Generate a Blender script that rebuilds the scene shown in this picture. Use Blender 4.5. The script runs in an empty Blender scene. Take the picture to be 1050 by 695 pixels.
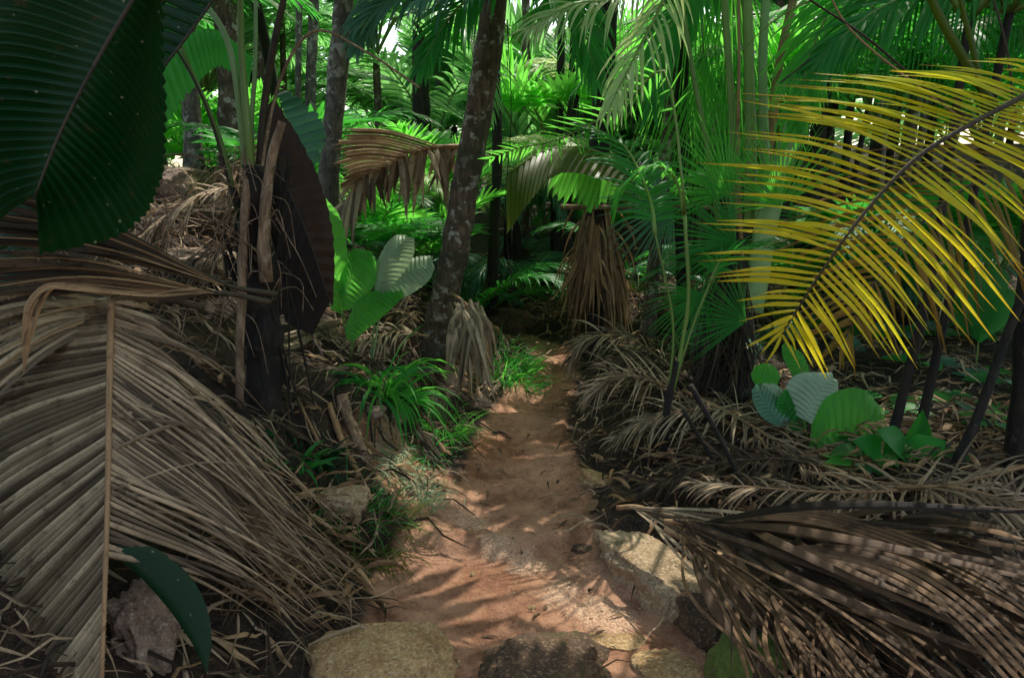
import bpy, math, random
from mathutils import Vector, Matrix, noise
V = Vector
R = random.Random(11)
rad = math.radians
scene = bpy.context.scene
COL = scene.collection

# ------------------------------------------------------------------ camera
CAM_Z, PITCH, F = 1.55, rad(12), 700.0
SP, CP = math.sin(PITCH), math.cos(PITCH)
CAM = V((0, 0, CAM_Z))
def ray(px, py):
    u, v = (px - 525) / F, (347.5 - py) / F
    return V((u, CP + v * SP, -SP + v * CP))
def W(px, py, Y):                       # the world point at forward distance Y seen at a photo position
    d = ray(px, py)
    return CAM + d * (Y / d.y)
cd = bpy.data.cameras.new('camera'); co = bpy.data.objects.new('camera', cd); COL.objects.link(co)
co.location = CAM; co.rotation_euler = (math.pi / 2 - PITCH, 0, 0)
cd.sensor_width = 36; cd.lens = 36 * F / 1050; cd.clip_end = 500; cd.clip_start = 0.05
scene.camera = co

# ------------------------------------------------------------------ ground shape
def hpath(y):
    h = 0.0
    if y > 2.75: h += 0.06 * min(1, (y - 2.75) / 0.08)
    if y > 3.6: h += 0.02 * min(1, (y - 3.6) / 0.1)
    if y > 4.0: h += 0.05 * (min(y, 30) - 4.0)
    return h
def on_path(px, py):
    d = ray(px, py); y = 3.0
    for _ in range(30):
        t = (hpath(y) - CAM_Z) / d.z; y = 0.5 * y + 0.5 * t * d.y
    return d.x * (hpath(y) - CAM_Z) / d.z, y
EDGE = []
for py, l, r in ((690, 345, 735), (640, 372, 705), (600, 380, 650), (560, 405, 622), (530, 438, 606), (500, 468, 606),
                 (470, 480, 592), (440, 490, 580), (410, 512, 584), (390, 530, 592), (370, 552, 594), (355, 538, 578), (349, 520, 560)):
    xl, y = on_path(l, py); xr, _ = on_path(r, py)
    EDGE.append((y, xl, xr))
EDGE = [(-6, -1.3, 1.3), (1.2, -0.55, 0.6)] + EDGE
yl, xl, xr = EDGE[-1]
EDGE += [(yl + 1.0, xl - 1.2, xr - 1.0), (yl + 4, xl - 5, xr - 4.6), (60, -40, -39)]
def edges(y):
    for a, b in zip(EDGE, EDGE[1:]):
        if y <= b[0]:
            t = max(0, (y - a[0]) / (b[0] - a[0]))
            return a[1] + (b[1] - a[1]) * t, a[2] + (b[2] - a[2]) * t
    return EDGE[-1][1:]
def nz(x, y, s, k=0.0): return noise.noise(V((x * s, y * s, k)))
def H(x, y):
    y0 = y; 
    l, r = edges(y)
    l += 0.05 * nz(x, y, 3); r += 0.05 * nz(x, y, 3, 5)
    z = hpath(y + .22 * nz(x, 0, 1.7, 4) + .05 * nz(x, y, 9))
    dl, dr = l - x, x - r
    if dl > 0:
        z += min(1.9, 0.16 * min(dl, .5) + 0.50 * max(0, dl - 0.15)) + 0.0
        a = min(1, dl / 0.3)
        z += a * (0.10 * nz(x, y, 1.6, 2) + 0.035 * nz(x, y, 6, 3))
        if dl > 4: z += 0.12 * (min(dl, 20) - 4)
    elif dr > 0:
        z += min(0.30, 0.22 * dr) + (0.10 * (min(dr, 20) - 3) if dr > 3 else 0)
        a = min(1, dr / 0.3)
        z += a * (0.09 * nz(x, y, 1.6, 4) + 0.035 * nz(x, y, 6, 7))
    else:
        e = min(-dl, -dr)
        z += -0.04 * min(1, e / 0.25) + 0.022 * nz(x, y, 4) + 0.005 * nz(x, y, 22) + 0.03 * nz(x, y, 1.7, 9) + .010 * nz(x, y, 9, 2)
    return z
def G(px, py, lift=0.0):                # where the sight line meets the ground
    d = ray(px, py); t = 0.8
    for _ in range(900):
        p = CAM + d * t
        if p.z < H(p.x, p.y): break
        t += 0.02
    p = CAM + d * t
    return V((p.x, p.y, H(p.x, p.y) + lift))
def on(x, y, lift=0.0): return V((x, y, H(x, y) + lift))

# ------------------------------------------------------------------ sun
SUN_EL, SUN_AZ = rad(60), rad(22)        # azimuth from +Y towards +X
SUN = V((math.sin(SUN_AZ) * math.cos(SUN_EL), math.cos(SUN_AZ) * math.cos(SUN_EL), math.sin(SUN_EL)))

# ------------------------------------------------------------------ materials
def nodes(name):
    m = bpy.data.materials.new(name); m.use_nodes = True
    n = m.node_tree.nodes; n.clear()
    return m, n, m.node_tree.links
def N(n, t, **kw):
    x = n.new(t)
    for k, v in kw.items():
        if isinstance(k, str) and hasattr(x, k): setattr(x, k, v)
    return x
def math_(n, l, op, a, b=None, c=None, clamp=False):
    m = n.new('ShaderNodeMath'); m.operation = op; m.use_clamp = clamp
    for i, s in enumerate((a, b, c)):
        if s is None: continue
        if isinstance(s, (int, float)): m.inputs[i].default_value = s
        else: l.new(s, m.inputs[i])
    return m.outputs[0]
def mixc(n, l, f, a, b, mode='MIX'):
    m = n.new('ShaderNodeMix'); m.data_type = 'RGBA'; m.blend_type = mode
    for i, s in ((0, f), (6, a), (7, b)):
        if isinstance(s, (int, float)): m.inputs[i].default_value = s
        elif isinstance(s, tuple): m.inputs[i].default_value = (*s, 1)
        else: l.new(s, m.inputs[i])
    return m.outputs[2]
def rampf(n, l, f, a, b):
    m = n.new('ShaderNodeMapRange'); m.inputs[1].default_value = a; m.inputs[2].default_value = b
    m.clamp = True; m.interpolation_type = 'SMOOTHSTEP'; l.new(f, m.inputs[0]); return m.outputs[0]
def noise_(n, l, vec, scale, detail=4, rough=.6):
    t = n.new('ShaderNodeTexNoise'); t.inputs['Scale'].default_value = scale
    t.inputs['Detail'].default_value = detail; t.inputs['Roughness'].default_value = rough
    if vec is not None: l.new(vec, t.inputs['Vector'])
    return t.outputs['Fac']
def attr(n, name, fac=False):
    a = n.new('ShaderNodeAttribute'); a.attribute_name = name
    return a.outputs['Fac'] if fac else a.outputs['Vector']

def leaf_mat(name, dark, light, trans, tf=.45, rough=.38, tip=None, tipamt=0.0, veins=6.0, spots=0.0, spec=.3, tmix=.8, blotch=.35):
    m, n, l = nodes(name)
    st, tone = attr(n, 'st'), attr(n, 'tone', True)
    obj = n.new('ShaderNodeObjectInfo')
    sep = n.new('ShaderNodeSeparateXYZ'); l.new(st, sep.inputs[0])
    geo = n.new('ShaderNodeTexCoord')
    nf = noise_(n, l, geo.outputs['Object'], 3.0, 3)
    f = math_(n, l, 'ADD', math_(n, l, 'MULTIPLY', tone, .55), math_(n, l, 'MULTIPLY', obj.outputs['Random'], .30))
    f = math_(n, l, 'ADD', f, math_(n, l, 'MULTIPLY_ADD', nf, .8, -.35), clamp=True)
    # fine parallel veins
    cb = n.new('ShaderNodeCombineXYZ')
    l.new(math_(n, l, 'MULTIPLY', sep.outputs[0], veins), cb.inputs[0])
    l.new(math_(n, l, 'MULTIPLY', sep.outputs[1], 1.3), cb.inputs[1])
    l.new(math_(n, l, 'MULTIPLY', tone, 37), cb.inputs[2])
    vn = noise_(n, l, cb.outputs[0], 1.0, 3)
    c = mixc(n, l, f, dark, light)
    c = mixc(n, l, math_(n, l, 'MULTIPLY', rampf(n, l, vn, .35, .7), .45), c, light)
    if tip:
        tt = rampf(n, l, math_(n, l, 'ADD', sep.outputs[1], math_(n, l, 'MULTIPLY_ADD', nf, .8, -.4)), 1 - tipamt, 1.0)
        c = mixc(n, l, tt, c, tip)
    if spots:
        vo = n.new('ShaderNodeTexVoronoi'); vo.inputs['Scale'].default_value = 22; l.new(geo.outputs['Object'], vo.inputs['Vector'])
        c = mixc(n, l, math_(n, l, 'MULTIPLY', math_(n, l, 'SUBTRACT', 1, rampf(n, l, vo.outputs['Distance'], .04, .13)), spots), c, (.35, .36, .22))
    bl = noise_(n, l, geo.outputs['Object'], 26.0, 4, .75)
    c = mixc(n, l, math_(n, l, 'MULTIPLY', rampf(n, l, bl, .60, .68), blotch), c, (.10, .055, .018))
    p = n.new('ShaderNodeBsdfPrincipled'); l.new(c, p.inputs['Base Color'])
    p.inputs['Roughness'].default_value = rough; p.inputs['Specular IOR Level'].default_value = spec
    b = n.new('ShaderNodeBump'); b.inputs['Strength'].default_value = .35; b.inputs['Distance'].default_value = .004
    l.new(vn, b.inputs['Height']); l.new(b.outputs[0], p.inputs['Normal'])
    tr = n.new('ShaderNodeBsdfTranslucent')
    l.new(mixc(n, l, tmix, c, trans), tr.inputs['Color'])
    l.new(b.outputs[0], tr.inputs['Normal'])
    mx = n.new('ShaderNodeMixShader'); mx.inputs[0].default_value = tf
    l.new(p.outputs[0], mx.inputs[1]); l.new(tr.outputs[0], mx.inputs[2])
    o = n.new('ShaderNodeOutputMaterial'); l.new(mx.outputs[0], o.inputs[0])
    return m

def dead_mat(name, dark, mid, light, tf=.12, rough=.6, streak=9.0):
    m, n, l = nodes(name)
    st, tone = attr(n, 'st'), attr(n, 'tone', True)
    sep = n.new('ShaderNodeSeparateXYZ'); l.new(st, sep.inputs[0])
    cb = n.new('ShaderNodeCombineXYZ')
    l.new(math_(n, l, 'MULTIPLY', sep.outputs[0], streak), cb.inputs[0])
    l.new(math_(n, l, 'MULTIPLY', sep.outputs[1], 5), cb.inputs[1])
    l.new(math_(n, l, 'MULTIPLY', tone, 53), cb.inputs[2])
    a = noise_(n, l, cb.outputs[0], 1.0, 5, .7)
    geo = n.new('ShaderNodeTexCoord')
    b_ = noise_(n, l, geo.outputs['Object'], 5.0, 4)
    c = mixc(n, l, rampf(n, l, math_(n, l, 'ADD', math_(n, l, 'MULTIPLY', a, .6), math_(n, l, 'MULTIPLY', tone, .5)), .25, .8), dark, light)
    c = mixc(n, l, math_(n, l, 'MULTIPLY', rampf(n, l, b_, .4, .65), .6), c, mid)
    st2 = noise_(n, l, geo.outputs['Object'], 11.0, 5, .7)
    c = mixc(n, l, math_(n, l, 'MULTIPLY', rampf(n, l, st2, .54, .66), .65), c, dark)
    fine = noise_(n, l, geo.outputs['Object'], 70.0, 2)
    c = mixc(n, l, math_(n, l, 'MULTIPLY', rampf(n, l, fine, .58, .72), .5), c, dark)
    p = n.new('ShaderNodeBsdfPrincipled'); l.new(c, p.inputs['Base Color']); p.inputs['Roughness'].default_value = rough
    p.inputs['Specular IOR Level'].default_value = .35
    b = n.new('ShaderNodeBump'); b.inputs['Strength'].default_value = .8; b.inputs['Distance'].default_value = .004
    l.new(a, b.inputs['Height']); l.new(b.outputs[0], p.inputs['Normal'])
    tr = n.new('ShaderNodeBsdfTranslucent'); l.new(c, tr.inputs['Color'])
    mx = n.new('ShaderNodeMixShader'); mx.inputs[0].default_value = tf
    l.new(p.outputs[0], mx.inputs[1]); l.new(tr.outputs[0], mx.inputs[2])
    o = n.new('ShaderNodeOutputMaterial'); l.new(mx.outputs[0], o.inputs[0])
    return m

def bark_mat(name, dark, light, lichen, lich=.3, moss=None, rings=0.0):
    m, n, l = nodes(name)
    geo = n.new('ShaderNodeTexCoord'); ob = geo.outputs['Object']
    mp = n.new('ShaderNodeMapping'); mp.inputs['Scale'].default_value = (1, 1, .28); l.new(ob, mp.inputs[0])
    a = noise_(n, l, mp.outputs[0], 30, 6, .7)
    c = mixc(n, l, rampf(n, l, a, .35, .7), dark, light)
    if rings:
        sep = n.new('ShaderNodeSeparateXYZ'); l.new(ob, sep.inputs[0])
        w = math_(n, l, 'SINE', math_(n, l, 'ADD', math_(n, l, 'MULTIPLY', sep.outputs[2], rings), math_(n, l, 'MULTIPLY', a, 3)))
        c = mixc(n, l, math_(n, l, 'MULTIPLY', rampf(n, l, w, .75, 1), .6), c, dark)
    b1 = noise_(n, l, ob, 11, 5, .65)
    c = mixc(n, l, math_(n, l, 'MULTIPLY', rampf(n, l, b1, .60 - .14 * lich, .66 - .1 * lich), min(1, .35 + lich)), c, lichen)
    if moss:
        b2 = noise_(n, l, ob, 4, 4)
        c = mixc(n, l, math_(n, l, 'MULTIPLY', rampf(n, l, b2, .48, .6), .7), c, moss)
    p = n.new('ShaderNodeBsdfPrincipled'); l.new(c, p.inputs['Base Color']); p.inputs['Roughness'].default_value = .85
    b = n.new('ShaderNodeBump'); b.inputs['Strength'].default_value = 1; b.inputs['Distance'].default_value = .012
    l.new(a, b.inputs['Height']); l.new(b.outputs[0], p.inputs['Normal'])
    o = n.new('ShaderNodeOutputMaterial'); l.new(p.outputs[0], o.inputs[0])
    return m

def rock_mat(name, dark, light, speck, moss=None, mossamt=.5):
    m, n, l = nodes(name)
    geo = n.new('ShaderNodeTexCoord'); ob = geo.outputs['Object']
    a = noise_(n, l, ob, 7, 6, .7); g = noise_(n, l, ob, 75, 3, .75); gg = noise_(n, l, ob, 26, 4, .7)
    c = mixc(n, l, rampf(n, l, a, .3, .7), dark, light)
    c = mixc(n, l, math_(n, l, 'MULTIPLY', rampf(n, l, g, .52, .62), .65), c, speck)
    c = mixc(n, l, math_(n, l, 'MULTIPLY', rampf(n, l, gg, .5, .68), .6), c, dark)
    vo = n.new('ShaderNodeTexVoronoi'); vo.inputs['Scale'].default_value = 60; l.new(ob, vo.inputs['Vector'])
    c = mixc(n, l, math_(n, l, 'MULTIPLY', rampf(n, l, vo.outputs['Distance'], .45, .2), .35), c, (.03, .025, .02))
    if moss:
        b2 = noise_(n, l, ob, 9, 6, .7)
        c = mixc(n, l, math_(n, l, 'MULTIPLY', rampf(n, l, b2, .62 - mossamt * .3, .72 - mossamt * .3), .85), c, moss)
    p = n.new('ShaderNodeBsdfPrincipled'); l.new(c, p.inputs['Base Color']); p.inputs['Roughness'].default_value = .9
    b = n.new('ShaderNodeBump'); b.inputs['Strength'].default_value = 1; b.inputs['Distance'].default_value = .012
    l.new(math_(n, l, 'ADD', math_(n, l, 'ADD', a, gg), math_(n, l, 'MULTIPLY', g, .5)), b.inputs['Height']); l.new(b.outputs[0], p.inputs['Normal'])
    o = n.new('ShaderNodeOutputMaterial'); l.new(p.outputs[0], o.inputs[0])
    return m

def ground_mat():
    m, n, l = nodes('ground_soil')
    pa = attr(n, 'path', True)
    geo = n.new('ShaderNodeTexCoord'); ob = geo.outputs['Object']
    a = noise_(n, l, ob, 2.2, 6, .65); b_ = noise_(n, l, ob, 18, 5, .7); c_ = noise_(n, l, ob, 110, 3, .7)
    soil = mixc(n, l, rampf(n, l, a, .35, .65), (.22, .095, .048), (.45, .25, .15))
    soil = mixc(n, l, math_(n, l, 'MULTIPLY', rampf(n, l, b_, .45, .7), .55), soil, (.13, .055, .028))
    soil = mixc(n, l, math_(n, l, 'MULTIPLY', rampf(n, l, c_, .55, .68), .55), soil, (.46, .27, .15))
    soil = mixc(n, l, math_(n, l, 'MULTIPLY', rampf(n, l, c_, .45, .36), .5), soil, (.09, .045, .025))
    d_ = noise_(n, l, ob, 5.5, 5, .6)
    soil = mixc(n, l, math_(n, l, 'MULTIPLY', rampf(n, l, d_, .52, .62), .45), soil, (.46, .25, .14))
    soil = mixc(n, l, math_(n, l, 'MULTIPLY', rampf(n, l, d_, .46, .36), .5), soil, (.09, .036, .018))
    sa = attr(n, 'sunpatch', True)  # soil made paler along the sun patch, its light put into the colour
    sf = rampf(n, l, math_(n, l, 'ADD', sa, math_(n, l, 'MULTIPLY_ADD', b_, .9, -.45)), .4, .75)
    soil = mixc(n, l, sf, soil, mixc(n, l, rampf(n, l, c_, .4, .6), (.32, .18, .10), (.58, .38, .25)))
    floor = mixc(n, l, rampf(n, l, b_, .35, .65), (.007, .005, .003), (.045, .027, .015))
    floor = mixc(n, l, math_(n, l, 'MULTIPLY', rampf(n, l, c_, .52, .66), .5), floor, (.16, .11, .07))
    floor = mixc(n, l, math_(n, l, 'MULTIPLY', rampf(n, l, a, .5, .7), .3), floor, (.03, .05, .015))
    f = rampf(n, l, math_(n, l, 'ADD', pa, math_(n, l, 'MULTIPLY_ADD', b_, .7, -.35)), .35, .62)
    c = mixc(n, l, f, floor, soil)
    p = n.new('ShaderNodeBsdfPrincipled'); l.new(c, p.inputs['Base Color']); p.inputs['Roughness'].default_value = .88
    p.inputs['Specular IOR Level'].default_value = .3
    b = n.new('ShaderNodeBump'); b.inputs['Strength'].default_value = .9; b.inputs['Distance'].default_value = .012
    l.new(math_(n, l, 'ADD', b_, math_(n, l, 'MULTIPLY', c_, .5)), b.inputs['Height']); l.new(b.outputs[0], p.inputs['Normal'])
    o = n.new('ShaderNodeOutputMaterial'); l.new(p.outputs[0], o.inputs[0])
    return m

M = dict(
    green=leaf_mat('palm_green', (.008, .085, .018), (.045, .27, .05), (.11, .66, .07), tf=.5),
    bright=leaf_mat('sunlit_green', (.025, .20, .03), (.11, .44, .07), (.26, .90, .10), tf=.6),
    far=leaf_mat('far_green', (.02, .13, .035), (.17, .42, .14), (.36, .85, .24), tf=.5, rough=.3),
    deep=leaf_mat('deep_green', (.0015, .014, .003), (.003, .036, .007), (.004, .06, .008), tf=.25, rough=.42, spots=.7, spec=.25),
    blue=leaf_mat('blue_green', (.03, .10, .06), (.12, .26, .17), (.14, .45, .2), tf=.35, rough=.3),
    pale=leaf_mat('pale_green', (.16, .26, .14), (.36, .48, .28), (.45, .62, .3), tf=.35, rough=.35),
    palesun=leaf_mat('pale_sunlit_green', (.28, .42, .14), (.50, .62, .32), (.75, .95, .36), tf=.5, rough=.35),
    grey=leaf_mat('grey_green', (.18, .28, .17), (.34, .44, .32), (.25, .5, .2), tf=.2, rough=.3),
    yellow=leaf_mat('yellowing_frond', (.28, .46, .015), (.90, .62, .02), (1.0, .88, .05), tf=.6, tip=(.50, .22, .012), tipamt=.25, tmix=.35, blotch=.8),
    yellowdark=leaf_mat('orange_brown_frond', (.10, .11, .012), (.34, .16, .02), (.6, .3, .02), tf=.45, tip=(.16, .06, .012), tipamt=.5, tmix=.3, blotch=.9),
    olive=leaf_mat('olive_leaf', (.02, .05, .008), (.10, .13, .015), (.25, .35, .03), tf=.4),
    dead=dead_mat('dry_frond', (.045, .028, .016), (.17, .11, .06), (.58, .42, .25)),
    deadgrey=dead_mat('dry_grey_frond', (.05, .032, .016), (.20, .14, .078), (.60, .47, .29)),
    deaddark=dead_mat('dark_dry_frond', (.007, .005, .003), (.028, .017, .009), (.13, .075, .038)),
    deadtan=dead_mat('tan_dry_frond', (.12, .055, .020), (.26, .14, .062), (.60, .38, .19), tf=.2),
    deadbrown=dead_mat('brown_dry_frond', (.022, .012, .006), (.06, .034, .017), (.25, .145, .07)),
    deadred=dead_mat('red_brown_leaf', (.012, .006, .004), (.03, .013, .008), (.06, .028, .015), tf=.15),
    rib=leaf_mat('green_petiole', (.06, .12, .02), (.20, .30, .07), (.2, .3, .06), tf=.0, veins=14),
    ribpale=leaf_mat('pale_petiole', (.11, .22, .07), (.30, .44, .18), (.3, .4, .2), tf=.0, veins=14),
    ribdark=dead_mat('dark_rib', (.012, .009, .006), (.03, .022, .012), (.09, .065, .035), tf=0),
    trunkdark=bark_mat('dark_trunk', (.006, .004, .003), (.03, .02, .012), (.09, .075, .05), .1),
    trunk=bark_mat('mottled_trunk', (.05, .032, .02), (.18, .12, .08), (.40, .37, .30), .45, moss=(.03, .035, .012), rings=26),
    trunkgrey=bark_mat('grey_trunk', (.06, .05, .04), (.19, .165, .13), (.34, .33, .28), .5, rings=30),
    log=bark_mat('weathered_log', (.14, .08, .045), (.38, .25, .15), (.5, .38, .25), .2),
    rock=rock_mat('tan_granite', (.26, .145, .055), (.50, .33, .15), (.60, .46, .26)),
    rockdark=rock_mat('dark_rock', (.035, .020, .012), (.12, .065, .03), (.26, .17, .09), moss=(.05, .045, .012), mossamt=.3),
    rockmoss=rock_mat('mossy_rock', (.10, .11, .03), (.24, .23, .09), (.34, .32, .16), moss=(.11, .16, .02), mossamt=.9),
    rockpale=rock_mat('pale_rock', (.16, .10, .07), (.36, .25, .18), (.50, .38, .29)),
    rockpatch=rock_mat('patchy_rock', (.20, .125, .06), (.46, .33, .19), (.60, .48, .31), moss=(.09, .08, .03), mossamt=.2),
    ground=ground_mat(),
)

# ------------------------------------------------------------------ mesh building
class MB:
    def __init__(s): s.v = []; s.f = []; s.st = []; s.tone = []
    def add(s, p, u, w, tone):
        s.v.append((p[0], p[1], p[2])); s.st.append((u, w, 0)); s.tone.append(tone); return len(s.v) - 1
    def build(s, name, mat, parent=None, world=True, smooth=True):
        me = bpy.data.meshes.new(name)
        off = parent.location if (parent is not None and world) else V((0, 0, 0))
        g = parent
        while world and g is not None and g.parent is not None:
            g = g.parent; off = off + g.location
        vs = [(a - off[0], b - off[1], c - off[2]) for a, b, c in s.v]
        me.from_pydata(vs, [], s.f)
        a = me.attributes.new('st', 'FLOAT_VECTOR', 'POINT'); a.data.foreach_set('vector', [x for t in s.st for x in t])
        a = me.attributes.new('tone', 'FLOAT', 'POINT'); a.data.foreach_set('value', s.tone)
        if smooth: me.polygons.foreach_set('use_smooth', [True] * len(me.polygons))
        me.materials.append(M[mat]); me.update()
        o = bpy.data.objects.new(name, me); COL.objects.link(o)
        if parent is not None: o.parent = parent
        return o
def thing(name, label, cat, loc, group=None, rz=0):
    o = bpy.data.objects.new(name, None); COL.objects.link(o); o.location = loc; o.rotation_euler = (0, 0, rz)
    o.empty_display_size = .1
    o['label'] = label; o['category'] = cat
    if group: o['group'] = group
    return o
def tag(o, label, cat, group=None, kind=None):
    if label: o['label'] = label
    if cat: o['category'] = cat
    if group: o['group'] = group
    if kind: o['kind'] = kind
    return o
def solo(mb, name, mat, label, cat, group=None, kind=None):      # a thing that is one mesh, origin at its own base
    zs = min(p[2] for p in mb.v); xs = sum(p[0] for p in mb.v) / len(mb.v); ys = sum(p[1] for p in mb.v) / len(mb.v)
    mb.v = [(a - xs, b - ys, c - zs) for a, b, c in mb.v]
    o = mb.build(name, mat, None); o.location = (xs, ys, zs)
    return tag(o, label, cat, group, kind)

def spline(P, n):                        # Catmull-Rom through P, n+1 points
    P = [V(p) for p in P]
    if len(P) == 2: return [P[0].lerp(P[1], i / n) for i in range(n + 1)]
    Q = [P[0] * 2 - P[1]] + P + [P[-1] * 2 - P[-2]]
    out = []; S = len(P) - 1
    for i in range(n + 1):
        t = i / n * S; k = min(int(t), S - 1); t -= k
        a, b, c, d = Q[k:k + 4]
        out.append(.5 * ((2 * b) + (c - a) * t + (2 * a - 5 * b + 4 * c - d) * t * t + (3 * b - a - 3 * c + d) * t ** 3))
    return out
def at(pts, t):
    t = max(0, min(.9999, t)) * (len(pts) - 1); k = int(t); return pts[k].lerp(pts[k + 1], t - k)
def tan(pts, t):
    a, b = at(pts, t - .03), at(pts, t + .03); d = b - a
    return d.normalized() if d.length > 1e-6 else V((0, 0, 1))

def tube(mb, pts, r0, r1=None, sides=8, prof=None, rough=0, flat=1.0, tone=.5, cap=True):
    r1 = r0 if r1 is None else r1
    n = len(pts) - 1; ring = []
    up = V((0, 1, .1))
    for i, p in enumerate(pts):
        T = (pts[min(n, i + 1)] - pts[max(0, i - 1)])
        T = T.normalized() if T.length > 1e-9 else V((0, 0, 1))
        A = T.cross(up)
        if A.length < .05: A = T.cross(V((1, 0, 0)))
        A.normalize(); B = T.cross(A)
        t = i / n; r = r0 + (r1 - r0) * t
        if prof: r *= prof(t)
        row = []
        for k in range(sides):
            an = 2 * math.pi * k / sides
            rr = r * (1 + rough * noise.noise(p * 6 + V((math.cos(an), math.sin(an), 0)) * 1.5))
            row.append(mb.add(p + A * (math.cos(an) * rr) + B * (math.sin(an) * rr * flat), k / sides * 2 - 1, t * 2, tone))
        ring.append(row)
    for a, b in zip(ring, ring[1:]):
        for k in range(sides): mb.f.append((a[k], a[(k + 1) % sides], b[(k + 1) % sides], b[k]))
    if cap:
        mb.f.append(tuple(reversed(ring[0]))); mb.f.append(tuple(ring[-1]))

def strip(mb, pts, wfn, Nrm, fold=.3, tone=None, twist=0.0):
    """a leaf strip with a V fold along the points"""
    n = len(pts) - 1; tone = R.random() if tone is None else tone; prev = None
    for i, p in enumerate(pts):
        T = pts[min(n, i + 1)] - pts[max(0, i - 1)]
        if T.length < 1e-9: T = V((0, 0, 1))
        T.normalize(); t = i / n
        S = T.cross(Nrm)
        if S.length < .05: S = T.cross(V((.3, .8, .5)))
        S.normalize(); U = S.cross(T)
        if twist:
            a = twist * t; S, U = S * math.cos(a) + U * math.sin(a), U * math.cos(a) - S * math.sin(a)
        w = wfn(t)
        row = (mb.add(p - S * w - U * (fold * w), -1, t, tone), mb.add(p + U * (fold * w), 0, t, tone), mb.add(p + S * w - U * (fold * w), 1, t, tone))
        if prev:
            mb.f.append((prev[0], prev[1], row[1], row[0])); mb.f.append((prev[1], prev[2], row[2], row[1]))
        prev = row
def lanceo(w, base=.45, peak=.3):
    def f(t):
        if t < peak: return w * (base + (1 - base) * math.sin(t / peak * math.pi / 2))
        return w * max(.02, (1 - ((t - peak) / (1 - peak)) ** 1.7))
    return f
def leaflet(mb, p, d, Nrm, L, w, droop=.4, n=6, fold=.3, tone=None, wfn=None, twist=0.0, bend=None):
    d = d.normalized(); seg = L / n; pts = [p.copy()]
    for i in range(n):
        d = (d + V((0, 0, -1)) * (droop / n) * (.5 + i / n) + (bend * (1 / n) if bend is not None else V((0, 0, 0)))).normalized()
        p = p + d * seg; pts.append(p)
    strip(mb, pts, wfn or lanceo(w), Nrm, fold, tone, twist)
    return pts

def pinnate(mb, pts, up, n, L, w, ang=(70, 25), droop=.5, t0=.15, lift=.15, jit=.1, seg=6, fold=.3, keep=None, miss=0.0, one=None, twist=0.0):
    """leaflets on both sides of a rachis"""
    for i in range(n):
        t = t0 + (1 - t0) * (i + .5) / n
        T = tan(pts, t); P = at(pts, t)
        U = (up - T * up.dot(T)).normalized(); S = T.cross(U)
        a = rad(ang[0] + (ang[1] - ang[0]) * t)
        s_ = (t - t0) / (1 - t0)
        Lk = L * (.55 + .45 * math.sin(min(1, s_ * 2.2) * math.pi / 2)) * (1 - .62 * max(0, s_ - .45) / .55)
        for sd in (-1, 1):
            if one and sd != one: continue
            if R.random() < miss: continue
            aj = a + R.gauss(0, jit)
            d = T * math.cos(aj) + S * (sd * math.sin(aj)) + U * (lift + R.gauss(0, jit))
            q = P + T * R.uniform(-.3, .3) * (1 / n) * .3
            if keep and not all(keep(q + d.normalized() * Lk * f_) for f_ in (.05, .5, .95)): continue
            leaflet(mb, q, d, U, Lk * R.uniform(.88, 1.08), w * R.uniform(.8, 1.15), droop * R.uniform(.6, 1.5), seg, fold, twist=twist * R.uniform(-1, 1))

def web(mb, rib, edge, n, full=.8, seg=8, fold=.35, bow=None, Nrm=None, jit=0.0, miss=0.0, wmul=1.0, ragged=.08, curve=0.0, maxw=None):
    """pleated blade: n folds from the rib to the edge, joined up to `full`, then free tips"""
    A = [at(rib, i / (n - 1)) for i in range(n)]; B = [at(edge, i / (n - 1)) for i in range(n)]
    Nrm = Nrm or V((0, -1, .2))
    for i in range(n):
        if R.random() < miss: continue
        a, b = A[i], B[i]
        b = a + (b - a) * (1 + R.uniform(-ragged, ragged)) + V((R.gauss(0, 1), R.gauss(0, 1), R.gauss(0, 1))) * jit
        j = i + 1 if i + 1 < n else i - 1
        wa = (A[j] - a).length * .5; wb = (B[j] - B[i]).length * .5
        mid = (a + b) * .5
        if bow is not None: mid = mid + bow * (b - a).length
        ddir = (b - a).normalized()
        cosw = max(.25, (1 - abs(ddir.dot((A[j] - a).normalized() if (A[j] - a).length > 1e-6 else V((0, 0, 1)))) ** 2) ** .5)
        cosb = max(.25, (1 - abs(ddir.dot((B[j] - B[i]).normalized() if (B[j] - B[i]).length > 1e-6 else V((0, 0, 1)))) ** 2) ** .5)
        pts = spline([a, mid, b], seg)
        fu = min(1, full * R.uniform(.8, 1.15))
        def wf(t, wa=wa * cosw, wb=wb * cosb, fu=fu):
            w = (wa + (wb - wa) * t) * wmul * 1.04
            if maxw: w = min(w, maxw)
            if t > fu: w *= max(.04, 1 - (t - fu) / max(.02, 1 - fu))
            return w
        strip(mb, pts, wf, Nrm, fold)

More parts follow.
